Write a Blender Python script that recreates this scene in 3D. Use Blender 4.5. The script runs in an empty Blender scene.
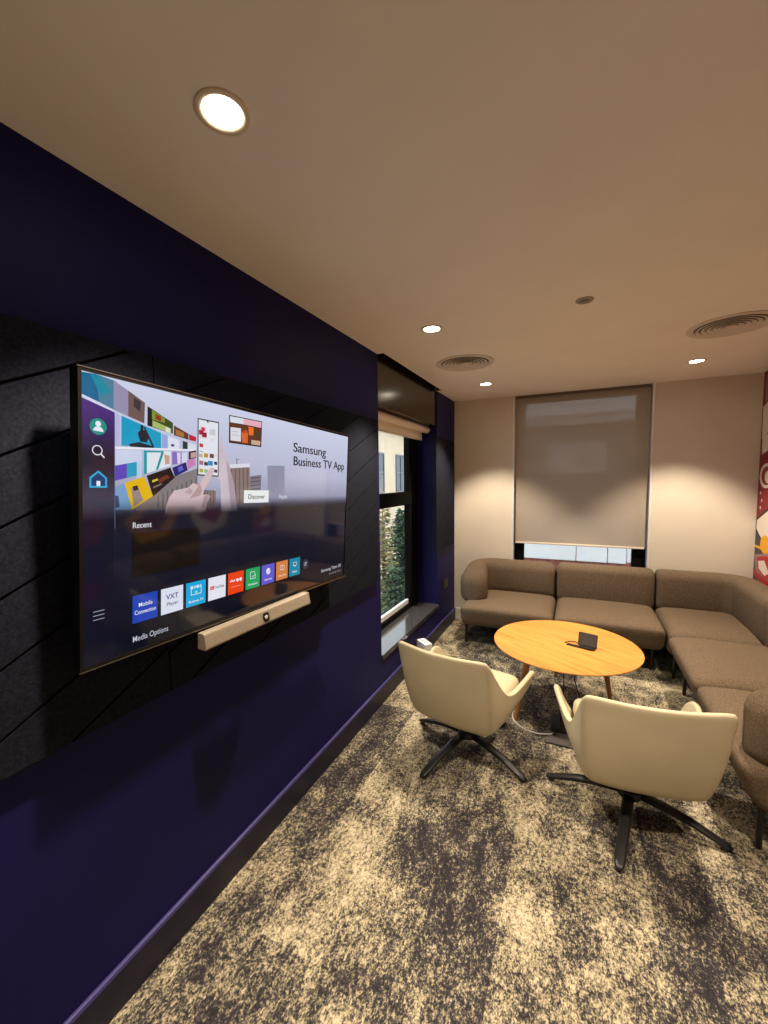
import bpy, bmesh, math, random
from mathutils import Vector, Matrix
random.seed(7)
PI = math.pi
scn = bpy.context.scene
COL = scn.collection
R = math.radians

# ------------------------------------------------------------------ dimensions (metres)
D = 4.43          # back wall
H = 2.401         # ceiling
W = 2.59          # right wall
Y0 = -2.2         # rear wall (behind the viewer)

# ------------------------------------------------------------------ materials
def srgb(r, g, b):
    f = lambda c: (c / 255 / 12.92) if c / 255 <= .04045 else ((c / 255 + .055) / 1.055) ** 2.4
    return (f(r), f(g), f(b), 1.0)

def mat(name, col, rough=.6, metal=0.0, spec=.5, noise=None, bump=None, coat=0.0, emit=None, estr=1.0):
    m = bpy.data.materials.new(name); m.use_nodes = True
    nt = m.node_tree; b = nt.nodes['Principled BSDF']
    c = col if len(col) == 4 else (*col, 1)
    b.inputs['Base Color'].default_value = c
    b.inputs['Roughness'].default_value = rough
    b.inputs['Metallic'].default_value = metal
    b.inputs['Specular IOR Level'].default_value = spec
    b.inputs['Coat Weight'].default_value = coat
    if emit is not None:
        b.inputs['Emission Color'].default_value = emit if len(emit) == 4 else (*emit, 1)
        b.inputs['Emission Strength'].default_value = estr
    if noise or bump:
        tc = nt.nodes.new('ShaderNodeTexCoord')
    if noise:
        sc, amt = noise[:2]
        n = nt.nodes.new('ShaderNodeTexNoise'); n.inputs['Scale'].default_value = sc
        n.inputs['Detail'].default_value = 4
        nt.links.new(tc.outputs['Object'], n.inputs['Vector'])
        mx = nt.nodes.new('ShaderNodeMix'); mx.data_type = 'RGBA'
        mr = nt.nodes.new('ShaderNodeMapRange')
        mr.inputs[1].default_value = .3; mr.inputs[2].default_value = .7
        nt.links.new(n.outputs['Fac'], mr.inputs[0])
        nt.links.new(mr.outputs[0], mx.inputs[0])
        mx.inputs[6].default_value = tuple(v * (1 - amt) for v in c[:3]) + (1,)
        mx.inputs[7].default_value = tuple(min(1, v * (1 + amt)) for v in c[:3]) + (1,)
        nt.links.new(mx.outputs[2], b.inputs['Base Color'])
    if bump:
        sc, st = bump[:2]
        n2 = nt.nodes.new('ShaderNodeTexNoise'); n2.inputs['Scale'].default_value = sc
        n2.inputs['Detail'].default_value = 3
        nt.links.new(tc.outputs['Object'], n2.inputs['Vector'])
        bp = nt.nodes.new('ShaderNodeBump'); bp.inputs['Strength'].default_value = st
        bp.inputs['Distance'].default_value = .003
        nt.links.new(n2.outputs['Fac'], bp.inputs['Height'])
        nt.links.new(bp.outputs[0], b.inputs['Normal'])
    return m

M_ceil = mat('ceiling_paint', (.94, .91, .86), .85, noise=(3, .02))
M_wall = mat('cream_paint', (.70, .645, .55), .8, noise=(5, .02), bump=(30, .05))
M_purple = mat('purple_paint', (.0105, .0090, .082), .55, spec=.14, noise=(4, .04))
M_base_l = mat('plum_grey_skirting', (.0175, .0165, .034), .45, spec=.3)
M_base_b = mat('cream_skirting', (.80, .76, .68), .45)
M_bulk = mat('dark_bronze_gloss', (.022, .018, .012), .19, spec=.6, noise=(2, .15))
M_black = mat('black_satin', (.006, .006, .007), .4)
M_blackmet = mat('black_metal', (.010, .010, .011), .38, spec=.5)
M_frame = mat('black_window_frame', (.005, .0046, .0042), .75, spec=.06)
M_sill = mat('dark_grey_sill', (.05, .05, .052), .12, spec=1.0)
M_alu = mat('pale_aluminium', (.78, .79, .82), .3, metal=.1)
M_white = mat('white_plastic', (.82, .82, .84), .4)
M_felt = mat('charcoal_felt', (.0138, .0158, .0255), .95, spec=.06, noise=(120, .35), bump=(160, .4))
M_feltdark = mat('charcoal_felt_groove', (.004, .004, .005), 1)
M_fabric = mat('brown_sofa_fabric', (.140, .101, .067), .92, spec=.2, noise=(150, .34), bump=(220, .35))
M_leather = mat('cream_leather', (.56, .495, .335), .5, spec=.35, noise=(6, .05), bump=(90, .06))
M_wire = mat('white_cable', (.75, .73, .70), .5)
M_cord = mat('black_cable', (.012, .012, .013), .5)
M_ring = mat('downlight_trim_ring', (.80, .70, .54), .4)
M_vent = mat('ceiling_vent_paint', (.70, .655, .58), .6)
M_ventdark = mat('vent_gap', (.22, .185, .14), .9)
M_slot = mat('slot_black', (.004, .004, .004), .9)
M_strip = mat('dark_grey_plastic', (.022, .023, .026), .5)
M_floorlid = mat('floor_box_steel', (.16, .15, .14), .4, metal=.5)
M_bar = mat('video_bar_grille', (.34, .295, .23), .55, metal=.2, noise=(260, .22), bump=(400, .3))
M_lens = mat('lens_black', (.004, .004, .005), .08, spec=.7)
M_tvframe = mat('tv_bezel', (.012, .012, .012), .3, metal=.4)
M_tvedge = mat('tv_bezel_edge', (.30, .27, .23), .3, metal=.9)

def glass_mat():
    m = bpy.data.materials.new('window_glass'); m.use_nodes = True
    nt = m.node_tree; nt.nodes.clear()
    o = nt.nodes.new('ShaderNodeOutputMaterial'); mx = nt.nodes.new('ShaderNodeMixShader')
    t = nt.nodes.new('ShaderNodeBsdfTransparent'); g = nt.nodes.new('ShaderNodeBsdfGlossy')
    t.inputs[0].default_value = (.93, .95, .95, 1); g.inputs['Roughness'].default_value = .02
    lw = nt.nodes.new('ShaderNodeLayerWeight'); lw.inputs[0].default_value = .5
    pw = nt.nodes.new('ShaderNodeMath'); pw.operation = 'POWER'; pw.inputs[1].default_value = 5
    ma = nt.nodes.new('ShaderNodeMath'); ma.operation = 'MULTIPLY_ADD'; ma.inputs[1].default_value = .9; ma.inputs[2].default_value = .035
    nt.links.new(lw.outputs['Facing'], pw.inputs[0]); nt.links.new(pw.outputs[0], ma.inputs[0])
    nt.links.new(ma.outputs[0], mx.inputs[0]); nt.links.new(t.outputs[0], mx.inputs[1])
    nt.links.new(g.outputs[0], mx.inputs[2]); nt.links.new(mx.outputs[0], o.inputs[0])
    return m
M_glass = glass_mat()

def blind_mat():
    m = bpy.data.materials.new('translucent_blind_fabric'); m.use_nodes = True
    nt = m.node_tree; nt.nodes.clear()
    o = nt.nodes.new('ShaderNodeOutputMaterial')
    d = nt.nodes.new('ShaderNodeBsdfDiffuse'); d.inputs[0].default_value = (.50, .45, .385, 1)
    tl = nt.nodes.new('ShaderNodeBsdfTranslucent'); tl.inputs[0].default_value = (.40, .37, .33, 1)
    tr = nt.nodes.new('ShaderNodeBsdfTransparent')
    a = nt.nodes.new('ShaderNodeMixShader'); a.inputs[0].default_value = .08
    b = nt.nodes.new('ShaderNodeMixShader'); b.inputs[0].default_value = .17
    nt.links.new(d.outputs[0], a.inputs[1]); nt.links.new(tl.outputs[0], a.inputs[2])
    nt.links.new(a.outputs[0], b.inputs[1]); nt.links.new(tr.outputs[0], b.inputs[2])
    nt.links.new(b.outputs[0], o.inputs[0])
    return m
M_blind = blind_mat()
M_blind2 = mat('beige_roller_fabric', (.86, .80, .70), .8)
M_blindbar = mat('pale_blind_bar', (.74, .68, .58), .5)

def carpet_mat():
    m = bpy.data.materials.new('mottled_carpet_planks'); m.use_nodes = True
    nt = m.node_tree; N = nt.nodes; L = nt.links; b = N['Principled BSDF']
    b.inputs['Roughness'].default_value = .97; b.inputs['Specular IOR Level'].default_value = .1
    tc = N.new('ShaderNodeTexCoord')
    def mapping(s, r=0):
        q = N.new('ShaderNodeMapping'); q.inputs['Scale'].default_value = s
        q.inputs['Rotation'].default_value = (0, 0, r); L.new(tc.outputs['Object'], q.inputs[0]); return q
    def noise(s, scale, det, rough=.6, dist=0.0):
        q = mapping(s); n = N.new('ShaderNodeTexNoise'); n.inputs['Scale'].default_value = scale
        n.inputs['Detail'].default_value = det; n.inputs['Roughness'].default_value = rough
        n.inputs['Distortion'].default_value = dist
        L.new(q.outputs[0], n.inputs['Vector']); return n.outputs['Fac']
    def math_(op, a, c):
        q = N.new('ShaderNodeMath'); q.operation = op
        for i, v in enumerate((a, c)):
            if isinstance(v, (int, float)): q.inputs[i].default_value = v
            else: L.new(v, q.inputs[i])
        return q.outputs[0]
    big = noise((1.3, .9, 1), 2.6, 3, .5, .3)
    mid = noise((1.3, .8, 1), 9, 7, .68, .5)
    spk = noise((1.3, .85, 1), 60, 5, .75, .25)
    fine = noise((1.3, .85, 1), 150, 2, .7)
    br = N.new('ShaderNodeTexBrick'); q = mapping((1, 1, 1), PI / 2)
    L.new(q.outputs[0], br.inputs['Vector'])
    br.inputs['Color1'].default_value = (0, 0, 0, 1); br.inputs['Color2'].default_value = (1, 1, 1, 1)
    br.inputs['Mortar'].default_value = (.2, .2, .2, 1)
    br.inputs['Scale'].default_value = 1; br.inputs['Brick Width'].default_value = 1.0
    br.inputs['Row Height'].default_value = .25; br.inputs['Mortar Size'].default_value = .0012
    br.inputs['Bias'].default_value = 0
    v = math_('MULTIPLY', math_('SUBTRACT', big, .5), .8)
    v = math_('ADD', v, math_('MULTIPLY', math_('SUBTRACT', mid, .5), 1.35))
    v = math_('ADD', v, math_('MULTIPLY', math_('SUBTRACT', spk, .5), 2.0))
    v = math_('ADD', v, math_('MULTIPLY', math_('SUBTRACT', fine, .5), 1.15))
    v = math_('ADD', v, math_('MULTIPLY', math_('SUBTRACT', br.outputs['Color'], .5), .24))
    v = math_('ADD', v, .515)
    cr = N.new('ShaderNodeValToRGB'); e = cr.color_ramp.elements
    e[0].position = .12; e[0].color = (.024, .0215, .027, 1)
    e[1].position = .95; e[1].color = (.58, .515, .375, 1)
    for p, c in ((.36, (.042, .0385, .042, 1)), (.47, (.098, .088, .076, 1)), (.54, (.165, .147, .110, 1)), (.62, (.275, .240, .158, 1)), (.74, (.385, .335, .225, 1))):
        k = cr.color_ramp.elements.new(p); k.color = c
    L.new(v, cr.inputs[0]); L.new(cr.outputs[0], b.inputs['Base Color'])
    bm = N.new('ShaderNodeBump'); bm.inputs['Strength'].default_value = .6; bm.inputs['Distance'].default_value = .004
    L.new(fine, bm.inputs['Height']); L.new(bm.outputs[0], b.inputs['Normal'])
    return m
M_carpet = carpet_mat()

def oak_mat(name, c1, c2, rot=0.0):
    m = bpy.data.materials.new(name); m.use_nodes = True
    nt = m.node_tree; N = nt.nodes; L = nt.links; b = N['Principled BSDF']
    b.inputs['Roughness'].default_value = .38
    tc = N.new('ShaderNodeTexCoord'); q = N.new('ShaderNodeMapping')
    q0 = N.new('ShaderNodeMapping'); q0.inputs['Rotation'].default_value = (0, 0, rot); L.new(tc.outputs['Object'], q0.inputs[0])
    q.inputs['Scale'].default_value = (1.2, 14, 3); L.new(q0.outputs[0], q.inputs[0])
    n = N.new('ShaderNodeTexNoise'); n.inputs['Scale'].default_value = 2.6; n.inputs['Detail'].default_value = 7
    n.inputs['Roughness'].default_value = .62; n.inputs['Distortion'].default_value = .7
    L.new(q.outputs[0], n.inputs['Vector'])
    cr = N.new('ShaderNodeValToRGB'); e = cr.color_ramp.elements
    e[0].position = .32; e[0].color = (*c1, 1); e[1].position = .66; e[1].color = (*c2, 1)
    L.new(n.outputs['Fac'], cr.inputs[0]); L.new(cr.outputs[0], b.inputs['Base Color'])
    return m
M_oak = oak_mat('oak_veneer', (.44, .165, .024), (.665, .31, .062), R(33))
M_oakleg = oak_mat('oak_leg', (.34, .15, .038), (.46, .22, .06))

# ------------------------------------------------------------------ mesh helpers
class MB:
    def __init__(s): s.v = []; s.f = []; s.mi = []
    def add(s, verts, faces, m=0):
        o = len(s.v); s.v += [tuple(p) for p in verts]
        s.f += [tuple(i + o for i in f) for f in faces]; s.mi += [m] * len(faces)
    def box(s, x0, x1, y0, y1, z0, z1, m=0):
        v = [(x, y, z) for z in (z0, z1) for y in (y0, y1) for x in (x0, x1)]
        s.add(v, [(0, 2, 3, 1), (4, 5, 7, 6), (0, 1, 5, 4), (2, 6, 7, 3), (0, 4, 6, 2), (1, 3, 7, 5)], m)
    def prism(s, poly, axis, a0, a1, m=0):
        # poly: 2-D points, extruded along axis from a0 to a1
        def P(p, a):
            return {'x': (a, p[0], p[1]), 'y': (p[0], a, p[1]), 'z': (p[0], p[1], a)}[axis]
        n = len(poly); v = [P(p, a0) for p in poly] + [P(p, a1) for p in poly]
        s.add(v, [tuple(range(n)), tuple(range(2 * n - 1, n - 1, -1))] + [(i, (i + 1) % n + 0, (i + 1) % n + n, i + n)[::-1] for i in range(n)], m)
    def lathe(s, prof, c=(0, 0, 0), n=32, m=0, axis='z', closed=False):
        v = []
        for r, h in prof:
            for k in range(n):
                a = 2 * PI * k / n; p = (r * math.cos(a), r * math.sin(a))
                q = {'z': (p[0], p[1], h), 'x': (h, p[0], p[1]), 'y': (p[1], h, p[0])}[axis]
                v.append((q[0] + c[0], q[1] + c[1], q[2] + c[2]))
        f = []
        for i in range(len(prof) - 1):
            for k in range(n):
                f.append((i * n + k, i * n + (k + 1) % n, (i + 1) * n + (k + 1) % n, (i + 1) * n + k))
        if prof[0][0] > 1e-6: f.append(tuple(range(n))[::-1])
        if prof[-1][0] > 1e-6: f.append(tuple(range((len(prof) - 1) * n, len(prof) * n)))
        s.add(v, f, m)
    def ring_lathe(s, prof, c, n=40, m=0):   # closed profile (list loops back)
        v = []; k = len(prof)
        for j in range(n):
            a = 2 * PI * j / n
            for r, h in prof: v.append((c[0] + r * math.cos(a), c[1] + r * math.sin(a), c[2] + h))
        f = [(j * k + i, ((j + 1) % n) * k + i, ((j + 1) % n) * k + (i + 1) % k, j * k + (i + 1) % k) for j in range(n) for i in range(k)]
        s.add(v, f, m)
    def tube(s, pts, r, n=10, m=0):
        pts = [Vector(p) for p in pts]; rs = r if isinstance(r, (list, tuple)) else [r] * len(pts)
        v = []; up = Vector((.13, .21, 1)).normalized()
        for i, p in enumerate(pts):
            t = (pts[min(i + 1, len(pts) - 1)] - pts[max(i - 1, 0)]).normalized()
            a = t.cross(up)
            if a.length < 1e-3: a = t.cross(Vector((1, 0, 0)))
            a.normalize(); b = t.cross(a)
            for k in range(n):
                an = 2 * PI * k / n
                v.append(p + a * rs[i] * math.cos(an) + b * rs[i] * math.sin(an))
        f = [(i * n + k, i * n + (k + 1) % n, (i + 1) * n + (k + 1) % n, (i + 1) * n + k) for i in range(len(pts) - 1) for k in range(n)]
        f += [tuple(range(n))[::-1], tuple(range((len(pts) - 1) * n, len(pts) * n))]
        s.add(v, f, m)
    def rbox(s, x0, x1, y0, y1, z0, z1, r, n=12, bulge=0.0, warp=None, m=0):
        # rounded box with domed top
        c = [(x0 + x1) / 2, (y0 + y1) / 2, (z0 + z1) / 2]; h = [(x1 - x0) / 2, (y1 - y0) / 2, (z1 - z0) / 2]
        bm = bmesh.new(); bmesh.ops.create_cube(bm, size=2)
        bmesh.ops.subdivide_edges(bm, edges=bm.edges[:], cuts=n, use_grid_fill=True)
        idx = {}
        V = []
        for i, v in enumerate(bm.verts):
            idx[v] = i; q = []
            for a in range(3):
                t = v.co[a]
                # concentrate samples near the edges
                t = math.copysign(1 - (1 - abs(t)) ** 1.6, t)
                q.append(t * h[a])
            inner = [max(-(h[a] - min(r, h[a])), min(h[a] - min(r, h[a]), q[a])) for a in range(3)]
            d = Vector(q) - Vector(inner)
            if d.length > 1e-9: d = d.normalized() * min(r, min(h) if min(h) < r else r)
            p = Vector(inner) + d
            if bulge:
                u = max(-1, min(1, p.x / h[0])); w = max(-1, min(1, p.y / h[1]))
                p.z += bulge * (1 - u ** 4) * (1 - w ** 4) * (1 if p.z > 0 else 0)
            p = p + Vector(c)
            if warp: p = Vector(warp(p))
            V.append(p)
        s.add(V, [[idx[v] for v in f.verts] for f in bm.faces], m); bm.free()
    def build(s, name, mats, parent=None, smooth=None, bevel=None, kind=None, loc=None):
        me = bpy.data.meshes.new(name); me.from_pydata(s.v, [], s.f)
        for m in (mats if isinstance(mats, (list, tuple)) else [mats]): me.materials.append(m)
        for p, i in zip(me.polygons, s.mi): p.material_index = i
        bm = bmesh.new(); bm.from_mesh(me); bmesh.ops.recalc_face_normals(bm, faces=bm.faces[:]); bm.to_mesh(me); bm.free()
        o = bpy.data.objects.new(name, me); COL.objects.link(o)
        if smooth:
            for p in me.polygons: p.use_smooth = True
            if smooth != 'all':
                es = o.modifiers.new('edges', 'EDGE_SPLIT'); es.split_angle = R(smooth if smooth is not True else 40)
        if bevel:
            b = o.modifiers.new('bevel', 'BEVEL'); b.width = bevel; b.segments = 2; b.limit_method = 'ANGLE'
        if parent: o.parent = parent
        if kind: o['kind'] = kind
        if loc: o.location = loc
        return o

def tag(o, label, cat, group=None, kind=None):
    o['label'] = label; o['category'] = cat
    if group: o['group'] = group
    if kind: o['kind'] = kind
    return o
def thing(name, loc, label, cat, group=None, rz=0):
    o = bpy.data.objects.new(name, None); COL.objects.link(o); o.empty_display_size = .1
    o.location = loc; o.rotation_euler = (0, 0, rz)
    return tag(o, label, cat, group)
def copy_tree(o, parent=None):
    c = o.copy(); COL.objects.link(c)
    if parent: c.parent = parent
    for ch in [x for x in bpy.data.objects if x.parent == o]: copy_tree(ch, c)
    return c

# ------------------------------------------------------------------ room shell
b = MB(); b.box(-.25, W + .2, Y0 - .2, D + .2, -.12, 0); b.build('floor', M_carpet, kind='structure')
SL0, SL1, SLX = 2.525, 3.815, .046      # ceiling slot over the side window
b = MB()
b.box(SLX, W + .2, Y0 - .2, D + .2, H, H + .14)
b.box(-.25, SLX, Y0 - .2, SL0, H, H + .14); b.box(-.25, SLX, SL1, D + .2, H, H + .14)
b.build('ceiling', M_ceil, kind='structure')
b = MB(); b.box(-.25, SLX, SL0 - .01, SL1 + .01, H + .135, H + .16)
b.box(SLX - .002, SLX, SL0, SL1, H + .0008, H + .135); b.box(-.0115, SLX, SL0, SL0 + .002, H + .0008, H + .135); b.box(-.0115, SLX, SL1 - .002, SL1, H + .0008, H + .135)
b.build('trim_1', M_slot, kind='structure')
R0, R1, RZ0, RZ1 = 2.525, 3.815, .305, 2.075   # recess of the side window
b = MB()
b.box(-.30, 0, Y0 - .2, R0, 0, H); b.box(-.30, 0, R1, D + .2, 0, H)
b.box(-.30, 0, R0, R1, 0, RZ0)
b.build('wall_left', M_purple, kind='structure')
# bronze bulkhead panel over the recess
b = MB(); b.box(-.30, -.012, R0 + .004, R1 - .004, RZ1, H + .13)
b.build('trim_2', M_bulk, kind='structure', bevel=.003)
b = MB(); b.box(-.235, .012, R0 - .0, R1, RZ0, RZ0 + .036)
b.build('trim_3', M_sill, kind='structure', bevel=.003)
# side window
b = MB(); X0, X1 = -.262, -.205; zb, zt = RZ0 + .036, RZ1
b.box(X0, X1, R0, R0 + .08, zb, zt); b.box(X0, X1, 3.605, R1, zb, zt)
b.box(X0, X1, R0, R1, zb, zb + .045); b.box(X0, X1, R0, R1, zt - .05, zt)
b.box(X0, X1 + .004, R0, R1, 1.335, 1.455)
b.box(X1 - .004, X1 + .02, 3.66, 3.72, zb, zt)
w1 = b.build('window_1', M_frame, kind='structure', bevel=.004)
b = MB(); b.box(-.25, -.225, R0 + .08, 3.605, zb + .045, zb + .085); b.build('glazing_bead', M_alu, w1)
b = MB(); b.box(-.238, -.232, R0 + .08, 3.605, zb + .085, 1.335); b.build('window_pane', M_glass, w1)
b = MB(); b.box(-.238, -.232, R0 + .08, 3.605, 1.455, zt - .05); b.build('window_pane', M_glass, w1)
# back wall with tall window
OX0, OX1, OZ0 = .618, 1.833, .52
b = MB()
b.box(-.25, OX0, D, D + .2, 0, H); b.box(OX1, W + .2, D, D + .2, 0, H); b.box(OX0, OX1, D, D + .2, 0, OZ0)
b.build('wall_back', M_wall, kind='structure')
b = MB()
for xa, xb in ((OX0 - .004, OX0 + .012), (OX1 - .014, OX1 + .004)):
    b.box(xa, xb, D - .005, D + .098, OZ0, H)
b.build('trim_4', M_alu, kind='structure', bevel=.002)
b = MB(); ya, yb = D + .10, D + .16
b.box(OX0, OX0 + .105, ya, yb, OZ0, H); b.box(OX1 - .125, OX1, ya, yb, OZ0, H)
b.box(OX0, OX1, ya, yb, OZ0, OZ0 + .07); b.box(OX0, OX1, ya, yb, H - .07, H)
w2 = b.build('window_2', M_frame, kind='structure', bevel=.004)
b = MB(); b.box(OX0 + .105, OX1 - .125, D + .127, D + .133, OZ0 + .07, H - .07); b.build('window_pane', M_glass, w2)
b = MB(); b.box(OX0 - .0, OX1, D + .0, D + .10, OZ0 - .0, OZ0 + .02); b.build('trim_5', M_black, kind='structure')
b = MB(); b.box(W, W + .2, Y0 - .2, D + .2, 0, H); b.build('wall_right', M_wall, kind='structure')
b = MB(); b.box(-.25, W + .2, Y0 - .2, Y0, 0, H); b.build('wall_rear', M_wall, kind='structure')
b = MB()
b.prism([(0, 0), (.014, 0), (.014, .119), (0, .119)], 'y', Y0, D, 0)
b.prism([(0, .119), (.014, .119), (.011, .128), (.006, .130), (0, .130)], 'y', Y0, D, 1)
b.build('baseboard_left', [M_base_l, mat('lamplit_violet_skirting_bead', (.050, .044, .170), .4, spec=.3)], kind='structure')  # violet top bead, its colour brightened to carry the lamplight from above
b = MB(); b.box(.014, W, D - .014, D, 0, .128); b.build('baseboard_back', M_base_b, kind='structure', bevel=.003)

# ------------------------------------------------------------------ acoustic felt panels (diagonal planks cut by grooves)
def clip(poly, f):
    out = []
    for i, p in enumerate(poly):
        q = poly[(i + 1) % len(poly)]; a, c = f(p), f(q)
        if a >= 0: out.append(p)
        if (a >= 0) != (c >= 0):
            t = a / (a - c); out.append((p[0] + (q[0] - p[0]) * t, p[1] + (q[1] - p[1]) * t))
    return out
def acoustic(y0, y1, z0, z1, slope, pitch, zref, yref, label):
    b = MB(); b.box(.0, .022, y0, y1, z0, z1, 1)
    g = .0045
    for k in range(-30, 40):
        lo, hi = zref + k * pitch, zref + (k + 1) * pitch
        P = [(y0, z0), (y1, z0), (y1, z1), (y0, z1)]
        P = clip(P, lambda p: p[1] - slope * (p[0] - yref) - lo - g)
        if len(P) > 2: P = clip(P, lambda p: hi - g - p[1] + slope * (p[0] - yref))
        if len(P) > 2: b.prism(P, 'x', .022, .031, 0)
    o = b.build('acoustic_wall_panel', [M_felt, M_feltdark])
    return tag(o, label, 'acoustic panel', 'grooved felt wall panels')
ZA, ZB = .892, 1.957
acoustic(-.9, .872, ZA, ZB, .5, .158, 1.145, .45, 'charcoal grooved felt wall panel left of and behind the television left edge')
acoustic(.876, 2.445, ZA, ZB, .46, .160, 1.10, 2.44, 'wide charcoal grooved felt wall panel behind the television, reaching the window recess')
acoustic(3.69, 4.312, ZA - .012, ZB + .008, .46, .160, 1.10, 3.69, 'narrow charcoal felt wall panel in the far corner beyond the window')

# ------------------------------------------------------------------ television
TVC = Vector((.13, 1.229, 1.454))
TVM = Matrix.Rotation(R(.68), 3, 'Z') @ Matrix.Rotation(R(2.37), 3, 'Y') @ Matrix.Rotation(R(-1.97), 3, 'X')
tv = thing('television', TVC, 'large black wall mounted television showing an app home screen', 'television')
tv.rotation_euler = TVM.to_euler('XYZ')
TW, TH = 1.303, .741
b = MB(); hw, hh = TW / 2, TH / 2; bz = .0085
b.box(-.032, .0, -hw, -hw + bz, -hh, hh); b.box(-.032, .0, hw - bz, hw, -hh, hh)
b.box(-.032, .0, -hw + bz, hw - bz, hh - bz, hh); b.box(-.032, .0, -hw + bz, hw - bz, -hh, -hh + bz)
b.build('bezel', M_tvframe, tv)
b = MB(); e = .0022
b.box(-.0045, .0016, -hw - e, hw + e, hh, hh + e); b.build('edge_trim', M_tvedge, tv)['label'] = 'thin bright metal edge along the top of the bezel'
b = MB(); b.box(-.0045, .0016, -hw - e, hw + e, -hh - e, -hh); b.build('edge_trim', M_tvedge, tv)['label'] = 'thin bright metal edge along the bottom of the bezel'
b = MB(); b.rbox(-.058, -.030, -hw + .03, hw - .03, -hh + .03, hh - .03, .012, n=4); b.build('rear_shell', M_black, tv, smooth=True)
b = MB(); b.box(-.084, -.058, -.32, .32, -.03, .03); b.box(-.084, -.058, -.30, -.26, -.12, .2); b.box(-.084, -.058, .26, .30, -.12, .2)
b.build('wall_bracket', M_blackmet, tv)

EM = {}
def em(r, g, bl, k=1.0):
    key = (r, g, bl, k)
    if key not in EM:
        EM[key] = mat('screen_%d_%d_%d' % (r, g, bl), (.004, .004, .004), .06, spec=.5, emit=srgb(r, g, bl), estr=k)
    return EM[key]
def screen_bg():
    m = bpy.data.materials.new('screen_background'); m.use_nodes = True
    nt = m.node_tree; N = nt.nodes; L = nt.links; p = N['Principled BSDF']
    p.inputs['Base Color'].default_value = (.004, .004, .004, 1); p.inputs['Roughness'].default_value = .06
    tc = N.new('ShaderNodeTexCoord'); sx = N.new('ShaderNodeSeparateXYZ'); L.new(tc.outputs['Object'], sx.inputs[0])
    mr = N.new('ShaderNodeMapRange'); mr.inputs[1].default_value = -.361; mr.inputs[2].default_value = .361
    L.new(sx.outputs[2], mr.inputs[0]); cr = N.new('ShaderNodeValToRGB'); L.new(mr.outputs[0], cr.inputs[0])
    e = cr.color_ramp.elements
    e[0].position = 0; e[0].color = srgb(6, 11, 26); e[1].position = 1; e[1].color = srgb(208, 214, 238)
    for pos, c in ((.40, (12, 18, 40)), (.503, (18, 20, 35)), (.525, (74, 76, 98)), (.58, (150, 152, 180)), (.70, (184, 188, 214))):
        k = e.new(pos); k.color = srgb(*c)
    L.new(cr.outputs[0], p.inputs['Emission Color']); p.inputs['Emission Strength'].default_value = .92
    return m
def fade_mat(name, axis, a0, a1, f0, f1, col):
    m = bpy.data.materials.new(name); m.use_nodes = True
    nt = m.node_tree; N = nt.nodes; L = nt.links; N.clear()
    o = N.new('ShaderNodeOutputMaterial'); mx = N.new('ShaderNodeMixShader')
    p = N.new('ShaderNodeBsdfPrincipled'); p.inputs['Base Color'].default_value = (.004, .004, .004, 1)
    p.inputs['Roughness'].default_value = .06; p.inputs['Emission Color'].default_value = srgb(*col); p.inputs['Emission Strength'].default_value = 1
    t = N.new('ShaderNodeBsdfTransparent')
    tc = N.new('ShaderNodeTexCoord'); sx = N.new('ShaderNodeSeparateXYZ'); L.new(tc.outputs['Object'], sx.inputs[0])
    mr = N.new('ShaderNodeMapRange'); mr.interpolation_type = 'SMOOTHSTEP'
    mr.inputs[1].default_value = a0; mr.inputs[2].default_value = a1; mr.inputs[3].default_value = f0; mr.inputs[4].default_value = f1
    L.new(sx.outputs[axis], mr.inputs[0]); L.new(mr.outputs[0], mx.inputs[0])
    L.new(t.outputs[0], mx.inputs[1]); L.new(p.outputs[0], mx.inputs[2]); L.new(mx.outputs[0], o.inputs[0])
    return m
class Scr:                      # flat picture built up in thin layers, one mesh, many colours
    def __init__(s): s.mb = MB(); s.mats = []; s.lay = 0
    def mi(s, m):
        if m not in s.mats: s.mats.append(m)
        return s.mats.index(m)
    def poly(s, pts, m, lift=True):
        if lift: s.lay += 1
        x = -.0040 + s.lay * .000012
        s.mb.add([(x, p[0], p[1]) for p in pts], [tuple(range(len(pts)))], s.mi(m))
    def rect(s, u0, u1, v0, v1, m): s.poly([(u0, v0), (u1, v0), (u1, v1), (u0, v1)], m)
    def disc(s, u, v, r, m, n=28, a0=0, a1=2 * PI, ry=None):
        s.poly([(u + r * math.cos(a0 + (a1 - a0) * k / n), v + (ry or r) * math.sin(a0 + (a1 - a0) * k / n)) for k in range(n)], m)
    def line(s, p, q, w, m):
        d = Vector((q[0] - p[0], q[1] - p[1])); n = Vector((-d.y, d.x)).normalized() * w / 2
        s.poly([(p[0] + n.x, p[1] + n.y), (q[0] + n.x, q[1] + n.y), (q[0] - n.x, q[1] - n.y), (p[0] - n.x, p[1] - n.y)], m)
    def text(s, txt, u, v, size, m, width=None, bold=0.0, align='LEFT'):
        cu = bpy.data.curves.new('t', 'FONT'); cu.body = txt; cu.size = size; cu.align_x = align
        cu.offset = bold; cu.resolution_u = 3
        ob = bpy.data.objects.new('t', cu); COL.objects.link(ob)
        bpy.context.view_layer.update()
        me = bpy.data.meshes.new_from_object(ob.evaluated_get(bpy.context.evaluated_depsgraph_get()))
        s.lay += 1; x = -.0040 + s.lay * .000012
        xs = [p.co.x for p in me.vertices]; k = 1.0
        if width and xs: k = width / (max(xs) - min(xs))
        s.mb.add([(x, u + p.co.x * k, v + p.co.y) for p in me.vertices], [tuple(p.vertices) for p in me.polygons], s.mi(m))
        bpy.data.objects.remove(ob); bpy.data.curves.remove(cu); bpy.data.meshes.remove(me)

S = Scr()
SU0, SU1, SV0, SV1 = -.6435, .6435, -.362, .362
S.rect(SU0, SU1, SV0, SV1, screen_bg())
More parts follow.
